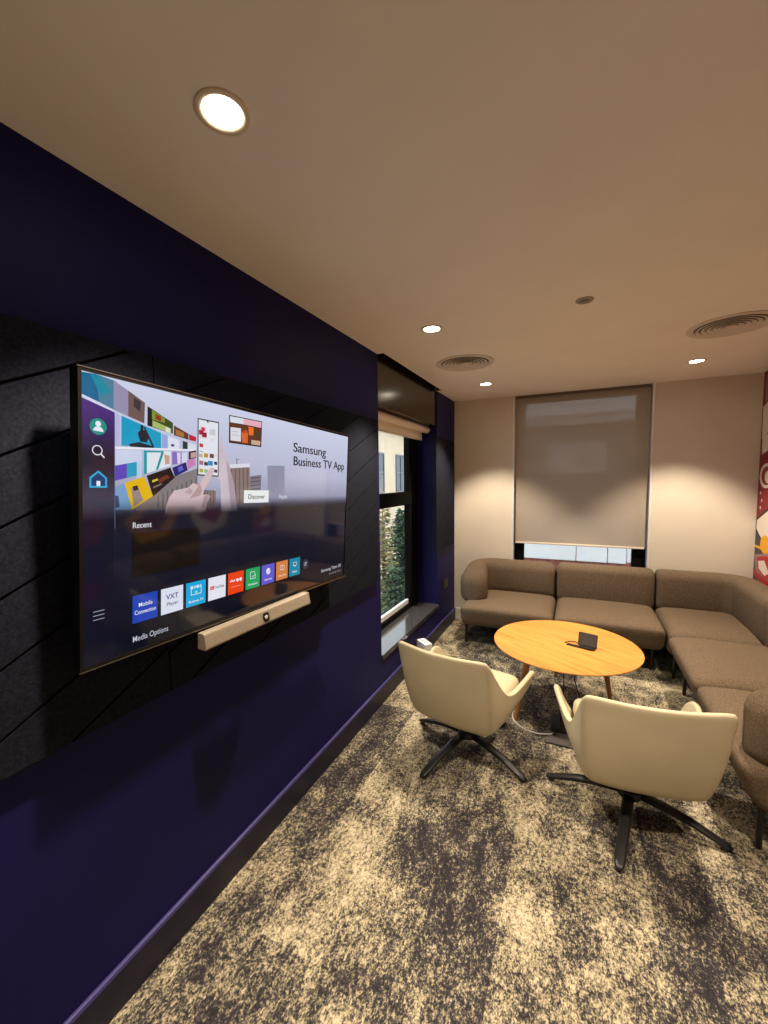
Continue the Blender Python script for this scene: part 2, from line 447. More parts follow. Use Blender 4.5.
# outlines of the picture shown on the screen (metres on the screen plane) and their colours
HERO = [
([(-0.39,0.1202),(-0.3052,0.1489),(-0.3037,0.0181),(-0.5131,0.0261),(-0.4571,0.0641)], (134,126,128)),
([(-0.4431,0.064),(-0.4385,0.064),(-0.4383,0.0233),(-0.4429,0.0235)], (106,97,99)),
([(-0.4281,0.0707),(-0.4234,0.0707),(-0.4232,0.0227),(-0.4279,0.0229)], (106,97,99)),
([(-0.4128,0.0776),(-0.408,0.0776),(-0.4077,0.0221),(-0.4125,0.0223)], (106,97,99)),
([(-0.3972,0.0846),(-0.3923,0.0847),(-0.3919,0.0215),(-0.3968,0.0217)], (106,97,99)),
([(-0.3812,0.0918),(-0.3761,0.0919),(-0.3756,0.0209),(-0.3807,0.0211)], (106,97,99)),
([(-0.3648,0.0992),(-0.3596,0.0993),(-0.359,0.0202),(-0.3641,0.0204)], (106,97,99)),
([(-0.348,0.1067),(-0.3427,0.1069),(-0.3419,0.0196),(-0.3472,0.0198)], (106,97,99)),
([(-0.3308,0.1145),(-0.3254,0.1146),(-0.3244,0.0189),(-0.3299,0.0191)], (106,97,99)),
([(-0.3132,0.1224),(-0.3077,0.1226),(-0.3065,0.0182),(-0.3121,0.0184)], (106,97,99)),
([(-0.6415,0.3589),(-0.6074,0.3618),(-0.6013,0.296),(-0.6419,0.3079)], (8,104,150)),
([(-0.6074,0.3618),(-0.5609,0.3565),(-0.5612,0.2824),(-0.6013,0.296)], (78,128,158)),
([(-0.622,0.3588),(-0.601,0.3599),(-0.5702,0.3271),(-0.5969,0.3124)], (20,140,165)),
([(-0.5655,0.3576),(-0.5228,0.3375),(-0.5229,0.2722),(-0.5658,0.2834)], (150,146,178)),
([(-0.5277,0.3402),(-0.481,0.3174),(-0.483,0.2616),(-0.5278,0.2733)], (112,88,84)),
([(-0.5129,0.3254),(-0.4925,0.3176),(-0.4951,0.2904),(-0.5129,0.3016)], (60,50,60)),
([(-0.6419,0.3071),(-0.5658,0.2816),(-0.5658,0.277),(-0.642,0.3028)], (225,225,245)),
([(-0.474,0.3104),(-0.3941,0.2767),(-0.3939,0.2451),(-0.474,0.2571)], (58,78,34)),
([(-0.474,0.3104),(-0.4605,0.304),(-0.4604,0.2556),(-0.474,0.2571)], (20,26,20)),
([(-0.4605,0.3015),(-0.4209,0.287),(-0.4209,0.2726),(-0.4604,0.2766)], (128,150,52)),
([(-0.4505,0.2933),(-0.4325,0.2887),(-0.4324,0.2749),(-0.4505,0.2792)], (150,52,30)),
([(-0.4588,0.2743),(-0.4,0.259),(-0.4,0.2464),(-0.4587,0.2568)], (172,190,110)),
([(-0.4179,0.2627),(-0.403,0.2586),(-0.403,0.2465),(-0.4178,0.2487)], (225,230,210)),
([(-0.391,0.2703),(-0.3401,0.252),(-0.3399,0.2339),(-0.3908,0.2413)], (96,60,34)),
([(-0.3848,0.2596),(-0.3564,0.2527),(-0.3563,0.2391),(-0.3847,0.2436)], (176,112,60)),
([(-0.3381,0.2512),(-0.3118,0.2456),(-0.3117,0.2321),(-0.338,0.233)], (196,28,54)),
([(-0.5658,0.277),(-0.55,0.2728),(-0.5502,0.1945),(-0.5661,0.1952)], (186,188,232)),
([(-0.5462,0.2721),(-0.4323,0.2427),(-0.4321,0.199),(-0.5464,0.1949)], (4,158,200)),
([(-0.5255,0.2018),(-0.4976,0.2097),(-0.4547,0.2019),(-0.4547,0.1968),(-0.523,0.1949)], (24,30,44)),
([(-0.5018,0.2336),(-0.4925,0.2446),(-0.4755,0.242),(-0.4685,0.2255),(-0.4766,0.2106),(-0.495,0.2115)], (28,26,40)),
([(-0.4935,0.2566),(-0.4862,0.2553),(-0.4862,0.243),(-0.4945,0.2418)], (26,24,40)),
([(-0.4862,0.2528),(-0.4809,0.2526),(-0.4536,0.202),(-0.4591,0.1994)], (26,28,44)),
([(-0.4294,0.2405),(-0.4119,0.2376),(-0.4117,0.1999),(-0.4292,0.1993)], (150,170,225)),
([(-0.4101,0.2367),(-0.3721,0.2291),(-0.3719,0.2038),(-0.4099,0.2001)], (226,230,245)),
([(-0.3998,0.2153),(-0.3894,0.2149),(-0.3894,0.2085),(-0.3997,0.2074)], (60,70,110)),
([(-0.3607,0.2288),(-0.3432,0.2258),(-0.343,0.2049),(-0.3605,0.2033)], (34,62,56)),
([(-0.3418,0.2254),(-0.3115,0.2209),(-0.3114,0.2074),(-0.3417,0.2045)], (222,226,240)),
([(-0.5661,0.1906),(-0.3128,0.2073),(-0.3127,0.2027),(-0.5662,0.185)], (240,242,250)),
([(-0.5662,0.1832),(-0.4898,0.188),(-0.4898,0.1514),(-0.5663,0.1433)], (206,216,240)),
([(-0.5663,0.1414),(-0.532,0.1497),(-0.532,0.1118),(-0.5665,0.1023)], (92,74,190)),
([(-0.532,0.1497),(-0.5048,0.1558),(-0.5048,0.1186),(-0.532,0.1118)], (40,160,192)),
([(-0.5048,0.1558),(-0.4898,0.1588),(-0.4897,0.1142),(-0.5048,0.1107)], (190,208,236)),
([(-0.4845,0.1884),(-0.4014,0.193),(-0.4012,0.1517),(-0.4845,0.1234)], (228,236,242)),
([(-0.4845,0.1884),(-0.4755,0.1888),(-0.4754,0.1257),(-0.4845,0.1234)], (34,160,170)),
([(-0.4755,0.1888),(-0.4251,0.1919),(-0.4251,0.1877),(-0.4754,0.1838)], (34,160,170)),
([(-0.4309,0.1898),(-0.4228,0.19),(-0.441,0.139),(-0.4489,0.1366)], (30,150,160)),
([(-0.4228,0.1833),(-0.405,0.1806),(-0.4049,0.1568),(-0.4191,0.1533)], (206,160,142)),
([(-0.3966,0.1934),(-0.3449,0.1965),(-0.3446,0.1645),(-0.3964,0.1547)], (140,112,196)),
([(-0.3806,0.1922),(-0.3681,0.1928),(-0.3678,0.1608),(-0.3779,0.1585)], (226,216,236)),
([(-0.3642,0.1937),(-0.3449,0.1954),(-0.3446,0.1656),(-0.364,0.161)], (214,220,240)),
([(-0.3396,0.1981),(-0.3114,0.2051),(-0.3111,0.1814),(-0.3394,0.1737)], (74,48,66)),
([(-0.3316,0.1949),(-0.3127,0.1994),(-0.3125,0.1836),(-0.3314,0.1788)], (206,160,150)),
([(-0.4764,0.1197),(-0.4024,0.1463),(-0.3869,0.1176),(-0.4571,0.0615)], (34,24,22)),
([(-0.46,0.1075),(-0.4432,0.1132),(-0.4409,0.1081),(-0.4589,0.1009)], (206,200,60)),
([(-0.4432,0.1106),(-0.4142,0.1246),(-0.4022,0.1171),(-0.4375,0.1004)], (112,52,34)),
([(-0.4572,0.0897),(-0.4317,0.1005),(-0.4288,0.0964),(-0.4555,0.0846)], (120,112,100)),
([(-0.3963,0.1456),(-0.3492,0.1658),(-0.3417,0.1414),(-0.3869,0.1198)], (44,36,112)),
([(-0.3778,0.1477),(-0.362,0.1546),(-0.3574,0.1417),(-0.3739,0.1344)], (92,100,200)),
([(-0.3459,0.1716),(-0.3179,0.1792),(-0.3122,0.1599),(-0.3411,0.1442)], (206,128,186)),
([(-0.5379,0.0982),(-0.4844,0.1169),(-0.4571,0.0641),(-0.5182,0.0263)], (232,186,20)),
([(-0.5206,0.085),(-0.5028,0.0931),(-0.486,0.0518),(-0.5131,0.035)], (158,140,132)),
([(-0.5171,0.0889),(-0.5038,0.0931),(-0.4997,0.0817),(-0.513,0.0767)], (56,44,40)),
([(-0.5665,0.0859),(-0.5399,0.0977),(-0.5171,0.0263),(-0.5667,0.0282)], (120,164,206)),
([(-0.5647,0.0648),(-0.5548,0.0648),(-0.5516,0.0362),(-0.5639,0.0319)], (66,80,110)),
([(-0.0722,0.1325),(-0.0131,0.1405),(-0.0133,0.0634),(-0.0705,0.0637)], (122,120,134)),
([(-0.0698,0.1269),(-0.0177,0.132),(-0.0177,0.1295),(-0.0697,0.1237)], (70,68,80)),
([(-0.0694,0.114),(-0.0174,0.1186),(-0.0173,0.1161),(-0.0694,0.1108)], (70,68,80)),
([(-0.0691,0.1002),(-0.017,0.1044),(-0.0169,0.1019),(-0.069,0.097)], (70,68,80)),
([(-0.0687,0.0865),(-0.0166,0.0902),(-0.0165,0.0877),(-0.0687,0.0832)], (70,68,80)),
([(-0.1779,0.1626),(-0.0753,0.1646),(-0.0674,0.0311),(-0.1714,0.0337)], (138,122,118)),
([(-0.1677,0.1572),(-0.1616,0.1575),(-0.1571,0.0333),(-0.1633,0.0335)], (112,96,94)),
([(-0.1492,0.1582),(-0.143,0.1585),(-0.1382,0.0329),(-0.1446,0.033)], (112,96,94)),
([(-0.1303,0.1592),(-0.1239,0.1595),(-0.1189,0.0324),(-0.1254,0.0325)], (112,96,94)),
([(-0.1109,0.1602),(-0.1043,0.1606),(-0.0991,0.0319),(-0.1058,0.032)], (112,96,94)),
([(-0.091,0.1613),(-0.0843,0.1617),(-0.0789,0.0314),(-0.0857,0.0315)], (112,96,94)),
([(-0.1918,0.1633),(-0.1598,0.1713),(-0.0733,0.1791),(-0.0753,0.1662),(-0.1738,0.1561)], (222,226,240)),
([(-0.1415,0.1917),(-0.1373,0.192),(-0.1369,0.1727),(-0.1411,0.1725)], (120,120,130)),
([(-0.1447,0.1922),(-0.1288,0.1911),(-0.1288,0.1888),(-0.1446,0.1892)], (120,120,130)),
([(0.0197,0.1766),(0.125,0.1829),(0.1297,0.0535),(0.0272,0.0546)], (148,148,172)),
([(-0.286,0.0825),(-0.2317,0.0792),(-0.2308,0.0205),(-0.2852,0.0223)], (126,114,116)),
([(-0.2816,0.0804),(-0.2772,0.0805),(-0.2764,0.022),(-0.2808,0.0222)], (96,86,90)),
([(-0.2692,0.0805),(-0.2648,0.0805),(-0.2639,0.0216),(-0.2684,0.0218)], (96,86,90)),
([(-0.2566,0.0806),(-0.2521,0.0806),(-0.2512,0.0212),(-0.2558,0.0213)], (96,86,90)),
([(-0.2438,0.0806),(-0.2392,0.0807),(-0.2383,0.0207),(-0.243,0.0209)], (96,86,90)),
([(-0.1782,0.3367),(-0.0138,0.3401),(-0.016,0.2442),(-0.1774,0.243)], (30,22,28)),
([(-0.1741,0.3336),(-0.1105,0.335),(-0.11,0.315),(-0.1737,0.3129)], (224,228,240)),
([(-0.1105,0.335),(-0.0174,0.337),(-0.018,0.3156),(-0.11,0.315)], (238,180,196)),
([(-0.1737,0.3114),(-0.018,0.314),(-0.0197,0.2471),(-0.1735,0.2472)], (104,58,36)),
([(-0.1714,0.2968),(-0.1226,0.2992),(-0.1216,0.253),(-0.1706,0.252)], (228,226,236)),
([(-0.1641,0.2843),(-0.133,0.2855),(-0.133,0.284),(-0.1641,0.2828)], (150,150,160)),
([(-0.1639,0.2731),(-0.1327,0.274),(-0.1327,0.2725),(-0.1638,0.2716)], (150,150,160)),
([(-0.1202,0.2856),(-0.0873,0.2868),(-0.0887,0.2504),(-0.1151,0.2506)], (224,106,56)),
([(-0.0856,0.3107),(-0.0583,0.3115),(-0.0598,0.2824),(-0.0827,0.2811)], (238,120,40)),
([(-0.1149,0.2895),(-0.0987,0.2979),(-0.0851,0.2903),(-0.0984,0.2854)], (206,70,50)),
([(-0.0698,0.2652),(-0.0215,0.2659),(-0.0234,0.2492),(-0.0694,0.2492)], (206,176,150)),
([(-0.0556,0.299),(-0.0224,0.2986),(-0.0217,0.2741),(-0.0526,0.2736)], (86,62,44)),
([(-0.2114,0.2659),(-0.2016,0.2195),(-0.1713,0.1603),(-0.1496,0.0982),(-0.1328,0.0064),(-0.2071,0.0095),(-0.2134,0.1146),(-0.227,0.1245),(-0.226,0.2001)], (206,192,204)),
([(-0.1894,0.1857),(-0.1713,0.1603),(-0.1496,0.0982),(-0.1328,0.0064),(-0.1624,0.0076),(-0.1761,0.0978)], (176,158,170)),
([(-0.3077,0.305),(-0.2221,0.3054),(-0.2214,0.1256),(-0.3067,0.1267)], (20,18,24)),
([(-0.3037,0.3016),(-0.2254,0.3015),(-0.2248,0.1298),(-0.3028,0.1309)], (232,236,246)),
([(-0.3005,0.2812),(-0.2721,0.2812),(-0.2716,0.2442),(-0.3001,0.2441)], (232,214,222)),
([(-0.3024,0.2696),(-0.2843,0.2705),(-0.2841,0.2558),(-0.3022,0.2552)], (176,30,50)),
([(-0.2903,0.2632),(-0.2719,0.264),(-0.2717,0.2492),(-0.2901,0.2486)], (150,24,44)),
([(-0.2935,0.279),(-0.2793,0.2794),(-0.2791,0.2679),(-0.2934,0.2676)], (196,60,80)),
([(-0.2606,0.2771),(-0.2371,0.2787),(-0.2368,0.2602),(-0.2603,0.2589)], (206,206,214)),
([(-0.256,0.2494),(-0.241,0.2495),(-0.2408,0.2377),(-0.2558,0.2377)], (226,226,232)),
([(-0.2999,0.2279),(-0.2858,0.2278),(-0.2856,0.2164),(-0.2998,0.2166)], (200,50,70)),
([(-0.2714,0.3019),(-0.2651,0.3012),(-0.265,0.2963),(-0.2713,0.297)], (40,40,50)),
([(-0.3015,0.1961),(-0.2874,0.1957),(-0.2873,0.1842),(-0.3014,0.1848)], (206,178,150)),
([(-0.2824,0.1986),(-0.2658,0.1984),(-0.2656,0.1851),(-0.2822,0.1854)], (196,150,60)),
([(-0.2595,0.1989),(-0.2424,0.1987),(-0.2421,0.1852),(-0.2593,0.1856)], (110,70,60)),
([(-0.2402,0.1997),(-0.2293,0.199),(-0.2291,0.1904),(-0.2401,0.1913)], (220,220,224)),
([(-0.3003,0.1743),(-0.2841,0.1738),(-0.2839,0.1606),(-0.3001,0.1612)], (170,120,130)),
([(-0.281,0.1715),(-0.2664,0.1708),(-0.2663,0.1592),(-0.2808,0.16)], (60,60,70)),
([(-0.2655,0.1759),(-0.2463,0.1756),(-0.2461,0.1604),(-0.2653,0.1609)], (30,140,200)),
([(-0.2409,0.1751),(-0.2278,0.1743),(-0.2276,0.164),(-0.2408,0.1649)], (40,60,90)),
([(-0.299,0.1491),(-0.2848,0.1482),(-0.2846,0.1366),(-0.2988,0.1376)], (190,170,60)),
([(-0.2807,0.1484),(-0.2661,0.1475),(-0.266,0.1358),(-0.2805,0.1368)], (150,190,150)),
([(-0.2405,0.1496),(-0.2274,0.1486),(-0.2272,0.1383),(-0.2404,0.1394)], (60,50,70)),
([(-0.2996,0.2036),(-0.2855,0.2033),(-0.2855,0.2016),(-0.2996,0.202)], (90,90,100)),
([(-0.2428,0.1546),(-0.2383,0.1463),(-0.2551,0.1176),(-0.2799,0.0836),(-0.2838,0.0661),(-0.2597,0.0668),(-0.2543,0.0609),(-0.2688,0.0374),(-0.2748,0.0123),(-0.4211,0.0032),(-0.4161,0.0333),(-0.4077,0.056),(-0.3904,0.0789),(-0.3403,0.0887),(-0.3231,0.1027),(-0.3084,0.0989),(-0.3033,0.0924),(-0.2743,0.1346),(-0.2556,0.1539)], (214,190,194)),
([(-0.3033,0.0924),(-0.3084,0.0989),(-0.2964,0.1024),(-0.288,0.0794),(-0.2959,0.0628),(-0.3352,0.0551)], (184,156,160)),
([(-0.3355,0.0872),(-0.3239,0.0792),(-0.3305,0.0663),(-0.3542,0.0727)], (190,164,168)),
([(-0.2796,0.0627),(-0.2597,0.0668),(-0.2543,0.0609),(-0.2688,0.0374),(-0.2791,0.0208),(-0.2905,0.0296)], (176,150,156)),
([(-0.4076,0.0331),(-0.3155,0.0303),(-0.3152,-0.0024),(-0.4211,0.0032)], (196,172,178))]
def hero():
    for pts, c in HERO:
        P = clip(list(pts), lambda p: p[1] - .001)
        P = clip(P, lambda p: p[0] - SU0) if len(P) > 2 else P
        P = clip(P, lambda p: SV1 - p[1]) if len(P) > 2 else P
        if len(P) > 2: S.poly(P, em(*c, .9))
hero()
# lower fade and the sidebar
S.rect(-.5645, SU1, .0005, .066, fade_mat('screen_lower_fade', 2, .001, .064, 1.0, 0.0, (18, 20, 35)))
S.poly([(SU0, .2995), (-.5645, .2775), (-.5645, -.362), (SU0, -.362)], fade_mat('screen_sidebar', 2, -.05, .16, .7, .985, (17, 16, 34)))
S.poly([(SU0, .2995), (-.5645, .2775), (-.5645, .12), (SU0, .12)], fade_mat('screen_sidebar_violet', 2, .15, .32, .0, .95, (80, 46, 128)))
S.line((-.5645, .27), (-.5645, -.02), .0018, em(86, 92, 128))
S.line((-.5645, -.02), (-.5645, -.14), .0012, em(34, 40, 60))
white = em(228, 230, 240); grey = em(150, 154, 170)
S.disc(-.6045, .2355, .0200, em(24, 142, 128)); S.disc(-.6045, .2425, .0068, white); S.disc(-.6045, .2235, .0125, white, a1=PI)
S.disc(-.6070, .1775, .0125, white); S.disc(-.6070, .1775, .0102, em(26, 24, 46)); S.line((-.5985, .169), (-.590, .160), .0032, white)
cy = em(36, 168, 214)
S.poly([(-.626, .085), (-.584, .085), (-.584, .110), (-.605, .128), (-.626, .110)], cy)
S.poly([(-.6215, .0895), (-.5885, .0895), (-.5885, .108), (-.605, .1222), (-.6215, .108)], em(14, 60, 110)); S.rect(-.6095, -.6005, .0895, .102, white)
for k in (-1, 0, 1): S.rect(-.620, -.592, -.2375 + k * .0105 - .001, -.2375 + k * .0105 + .001, grey)
# hero captions
dark = em(18, 20, 30)
for k in (-.0009, 0, .0009):
    S.text('Samsung', .178 + k, .2455, .055, dark, .252, .0003); S.text('Business TV App', .180 + k, .189, .055, dark, .424, .0003)
S.rect(-.1035, .0305, .0355, .0815, em(224, 230, 232)); S.text('Discover', -.0825, .0505, .023, dark, .089, .0003)
S.text('Apps', .0905, .0505, .022, em(206, 208, 222), .056, .0002)
S.text('Recent', -.518, -.0235, .0225, em(214, 216, 226), .055, .0002)
S.rect(-.518, -.2965, -.158, -.0375, em(9, 6, 8))
S.text('Media Options', -.518, -.339, .0235, em(188, 190, 202), .109, .00005)
T0, T1, TPp, TWd = -.2870, -.2100, .0862, .0752
def tx(k): return -.518 + k * TPp
cols = [(24, 64, 172), (214, 220, 236), (6, 160, 214), (222, 226, 236), (228, 62, 14), (18, 160, 92), (96, 86, 200), (206, 124, 62), (4, 132, 164)]
for k, c in enumerate(cols): S.rect(tx(k), tx(k) + TWd, T0, T1, em(*c))
def cap(k, t, v, size, w, m, bold=.00012): S.text(t, tx(k) + (TWd - w) / 2, v, size, m, w, bold)
cap(0, 'Mobile', -.2440, .0165, .041, white); cap(0, 'Connection', -.2640, .0165, .064, white)
nv = em(34, 50, 110)
cap(1, 'VXT', -.2445, .0215, .042, nv, .0003); cap(1, 'Player', -.2640, .0155, .040, em(40, 44, 60))
u = tx(2)
S.rect(u + .018, u + .058, -.252, -.250, white); S.rect(u + .018, u + .020, -.252, -.230, white); S.rect(u + .056, u + .058, -.252, -.230, white)
for q in range(4): S.rect(u + .0165 + q * .0112, u + .0165 + q * .0112 + .0085, -.232, -.2225, white if q % 2 == 0 else em(150, 220, 240))
S.rect(u + .034, u + .042, -.2475, -.2405, em(150, 220, 240)); cap(2, 'Business TV', -.2755, .0112, .056, white, .0001)
u = tx(3)
S.rect(u + .008, u + .0235, -.2515, -.2400, em(214, 20, 24)); S.poly([(u + .0135, -.2488), (u + .0135, -.2428), (u + .0185, -.2458)], white)
S.text('YouTube', u + .0255, -.2505, .0135, em(44, 44, 52), .043, .0002)
u = tx(4)
for p, q in (((.010, -.243), (.018, -.236)), ((.018, -.236), (.025, -.243)), ((.025, -.243), (.033, -.236))): S.line((u + p[0], p[1]), (u + q[0], q[1]), .004, white)
S.disc(u + .0445, -.2400, .0062, white); S.disc(u + .0600, -.2400, .0062, white)
S.rect(u + .015, u + .060, -.2625, -.2605, em(240, 150, 120))
u = tx(5)
for p, q in (((.024, -.250), (.024, -.224)), ((.024, -.224), (.044, -.224)), ((.044, -.224), (.050, -.238)), ((.024, -.250), (.052, -.250)), ((.052, -.250), (.050, -.238)), ((.034, -.244), (.050, -.238))): S.line((u + p[0], p[1]), (u + q[0], q[1]), .002, white)
cap(5, 'Workspace', -.2745, .0118, .052, white, .0001)
u = tx(6)
S.disc(u + .0376, -.2375, .0125, white); S.line((u + .022, -.247), (u + .054, -.231), .0022, em(96, 86, 200)); cap(6, 'Internet', -.2735, .0125, .044, white, .0001)
u = tx(7)
S.rect(u + .024, u + .052, -.247, -.228, white); S.rect(u + .0258, u + .0371, -.2452, -.2298, em(206, 124, 62)); S.rect(u + .0389, u + .0502, -.2452, -.2298, em(206, 124, 62)); cap(7, 'User guide', -.2735, .0115, .050, em(240, 214, 190), .0001)
u = tx(8)
S.rect(u + .026, u + .050, -.243, -.228, white); S.rect(u + .0285, u + .0475, -.2405, -.2305, em(4, 90, 120)); S.rect(u + .034, u + .042, -.247, -.243, white); cap(8, 'Video', -.2735, .0125, .034, white, .0001)
S.disc(.2885, -.2490, .0215, em(62, 66, 80)); S.disc(.2885, -.2490, .0196, em(44, 48, 62)); S.rect(.279, .2945, -.257, -.242, em(170, 174, 186)); S.rect(.281, .2925, -.255, -.244, em(44, 48, 62)); S.line((.286, -.251), (.298, -.240), .003, em(190, 194, 204))
S.text('Samsung Tizen OS', .420, -.312, .0215, em(196, 198, 208), .186, .0001)
S.text('Secured by Knox', .490, -.336, .0150, em(140, 142, 152), .116, .0)
S.mb.build('screen', S.mats, tv)['label'] = 'lit screen with picture, icons and a row of coloured app tiles'

# ------------------------------------------------------------------ video bar under the television
vb = thing('video_bar', (0.016, 1.190, 1.057), 'beige grille video conferencing bar mounted under the television', 'video bar')
vb.rotation_euler = (R(-.8), 0, 0)
b = MB(); L = .277
prof = [(.104, -.026), (.140, -.028), (.146, -.022), (.137, .023), (.131, .027), (.107, .027)]
b.prism(prof, 'y', -L, L, 0); body = b.build('body', M_bar, vb, bevel=.004)
b = MB(); b.prism([(x + (-.001 if x < .1 else .002), z * 1.03) for x, z in prof], 'y', -L - .006, -L, 0); b.build('end_cap', M_bar, vb, bevel=.003)
b = MB(); b.prism([(x + (-.001 if x < .1 else .002), z * 1.03) for x, z in prof], 'y', L, L + .006, 0); b.build('end_cap', M_bar, vb, bevel=.003)
b = MB(); pts = []
for k in range(24):
    a = 2 * PI * k / 24; pts.append((.018 * math.copysign(abs(math.cos(a)) ** .6, math.cos(a)), .0165 * math.copysign(abs(math.sin(a)) ** .6, math.sin(a))))
fx = lambda z: .1412 - (z / .045) * .0088
b.add([(fx(z) + .0015, y, z) for y, z in pts], [tuple(range(24))]); b.add([(fx(z) + .0035, y * .8, z * .8) for y, z in pts] + [(fx(z) - .01, y, z) for y, z in pts], [tuple(range(24))] + [(k, (k + 1) % 24, (k + 1) % 24 + 24, k + 24) for k in range(24)])
cam_ = b.build('camera_lens', M_lens, vb, smooth=True)
b = MB(); b.lathe([(.007, 0), (.0075, .002), (.0, .003)], (.1465, -.004, .002), 16, axis='x'); b.build('lens_glint', M_alu, cam_, smooth=True)
b = MB(); b.box(.0148, .106, -.12, .12, -.030, -.014); b.build('bracket', M_blackmet, vb)

# ------------------------------------------------------------------ lounge chairs
def lounge_chair(loc, face_deg, leg_deg, label):
    t = thing('lounge_chair', loc, label, 'armchair', 'cream lounge armchairs', R(face_deg - 90))
    # half outline from the back centre round to the arm front: (bottom xy, z), (rim xyz)
    ctl = [((0, -.262, .290), (0, -.376, .699)),
           ((.10, -.258, .290), (.11, -.370, .700)),
           ((.190, -.244, .292), (.215, -.348, .703)),
           ((.222, -.230, .294), (.252, -.337, .700)),
           ((.236, -.205, .295), (.268, -.315, .678)),
           ((.244, -.140, .296), (.272, -.220, .565)),
           ((.248, -.060, .296), (.277, -.115, .452)),
           ((.250, .015, .297), (.292, -.025, .436)),
           ((.249, .100, .299), (.313, .080, .464)),
           ((.247, .165, .302), (.326, .150, .483)),
           ((.243, .215, .306), (.323, .202, .476)),
           ((.232, .250, .312), (.300, .232, .440))]
    full = [((-b_[0], b_[1], b_[2]), (-r_[0], r_[1], r_[2])) for b_, r_ in ctl[:0:-1]] + ctl
    n = len(full); rows = []
    ins = lambda p, k, z: (p[0] * k, (p[1] - .0) * k, z)
    rows.append([ins(b_, .84, .268) for b_, r_ in full])
    rows.append([(b_[0] * .965, b_[1] * .97, .272) for b_, r_ in full])
    for tt, bow in ((.03, .004), (.22, .011), (.45, .013), (.72, .007), (.93, .0), (1.0, .0)):
        row = []
        for b_, r_ in full:
            p = Vector(b_).lerp(Vector(r_), tt); d = Vector((p.x, p.y, 0))
            if d.length > 1e-6: p += d.normalized() * bow
            row.append(tuple(p))
        rows.append(row)
    b = MB(); b.add([p for r_ in rows for p in r_], [(i * n + k, i * n + k + 1, (i + 1) * n + k + 1, (i + 1) * n + k) for i in range(len(rows) - 1) for k in range(n - 1)])
    b.add(rows[0], [tuple(range(n))])
    o = b.build('shell', M_leather, t, smooth='all')
    bm = bmesh.new(); bm.from_mesh(o.data); bmesh.ops.remove_doubles(bm, verts=bm.verts[:], dist=1e-5); bmesh.ops.recalc_face_normals(bm, faces=bm.faces[:]); bm.to_mesh(o.data); bm.free()
    for p in o.data.polygons: p.use_smooth = True
    so = o.modifiers.new('thick', 'SOLIDIFY'); so.thickness = .026; so.offset = -1; so.edge_crease_rim = .55
    sd = o.modifiers.new('sub', 'SUBSURF'); sd.levels = 2; sd.render_levels = 2
    b = MB(); b.rbox(-.222, .222, -.215, .262, .305, .405, .045, n=9, bulge=.012); b.build('seat_cushion', M_leather, t, smooth='all')
    b = MB(); b.lathe([(.060, .268), (.060, .276), (.030, .262), (.026, .13), (.050, .122), (.056, .100), (.050, .088), (.0, .086)], n=28); b.build('swivel_column', M_blackmet, t, smooth=True)
    lm = MB(); secs = [(.030, .105, .046, .030), (.13, .091, .046, .028), (.24, .064, .044, .024), (.32, .034, .042, .019), (.355, .0215, .036, .015), (.374, .016, .020, .009)]
    v = []
    for x, z, w, h in secs:
        for k in range(12):
            a = 2 * PI * (k + .5) / 12; v.append((x, w / 2 * math.copysign(abs(math.cos(a)) ** .6, math.cos(a)), z + h / 2 * math.copysign(abs(math.sin(a)) ** .6, math.sin(a))))
    lm.add(v, [(i * 12 + k, i * 12 + (k + 1) % 12, (i + 1) * 12 + (k + 1) % 12, (i + 1) * 12 + k) for i in range(len(secs) - 1) for k in range(12)] + [tuple(range(12))[::-1], tuple(range(60, 72))])
    gm = MB(); gm.lathe([(.012, 0), (.014, .002), (.012, .014), (.0, .014)], (.348, 0, 0), 14)
    leg = lm.build('leg', M_blackmet, t, smooth='all'); gl = gm.build('glide', M_strip, leg, smooth=True)
    leg.rotation_euler = (0, 0, R(leg_deg[0] - face_deg + 90))
    for a in leg_deg[1:]:
        c = copy_tree(leg, t); c.rotation_euler = (0, 0, R(a - face_deg + 90))
    return t
lounge_chair((.672, 2.258, 0), 78.5, (64, 157, 244, 337), 'cream leather swivel armchair near the purple wall, left of the other armchair')
lounge_chair((1.470, 2.122, 0), 97.5, (259, 349, 79, 168), 'cream leather swivel armchair seen from behind, nearest the sofa end on the right')

# ------------------------------------------------------------------ round coffee table
TC = Vector((1.164, 2.945, 0)); TR_, TZ = .457, .457
tb = thing('coffee_table', TC, 'round oak topped coffee table on splayed wooden legs', 'coffee table')
b = MB(); b.lathe([(0, TZ - .022), (TR_ - .035, TZ - .022), (TR_ - .004, TZ - .008), (TR_, TZ - .003), (TR_ - .002, TZ), (0, TZ)], n=96); b.build('tabletop', M_oak, tb, smooth=30)
b = MB(); b.lathe([(.0, TZ - .052), (.10, TZ - .052), (.10, TZ - .022), (0, TZ - .022)], n=32); b.build('under_frame', M_blackmet, tb, smooth=True)
for a, rf in ((-136, .385), (36, .37), (98, .47)):
    d = Vector((math.cos(R(a)), math.sin(R(a)), 0)); p0 = d * (.285 if rf < .4 else .39) + Vector((0, 0, TZ - .023)); p1 = d * rf
    b = MB(); b.tube([p0, p0.lerp(p1, .5), p1 + Vector((0, 0, .0))], [.0215, .0185, .014], 16); 
    b.v = [(x, y, max(z, 0.0)) for x, y, z in b.v]
    b.build('leg', M_oakleg, tb, smooth=True)
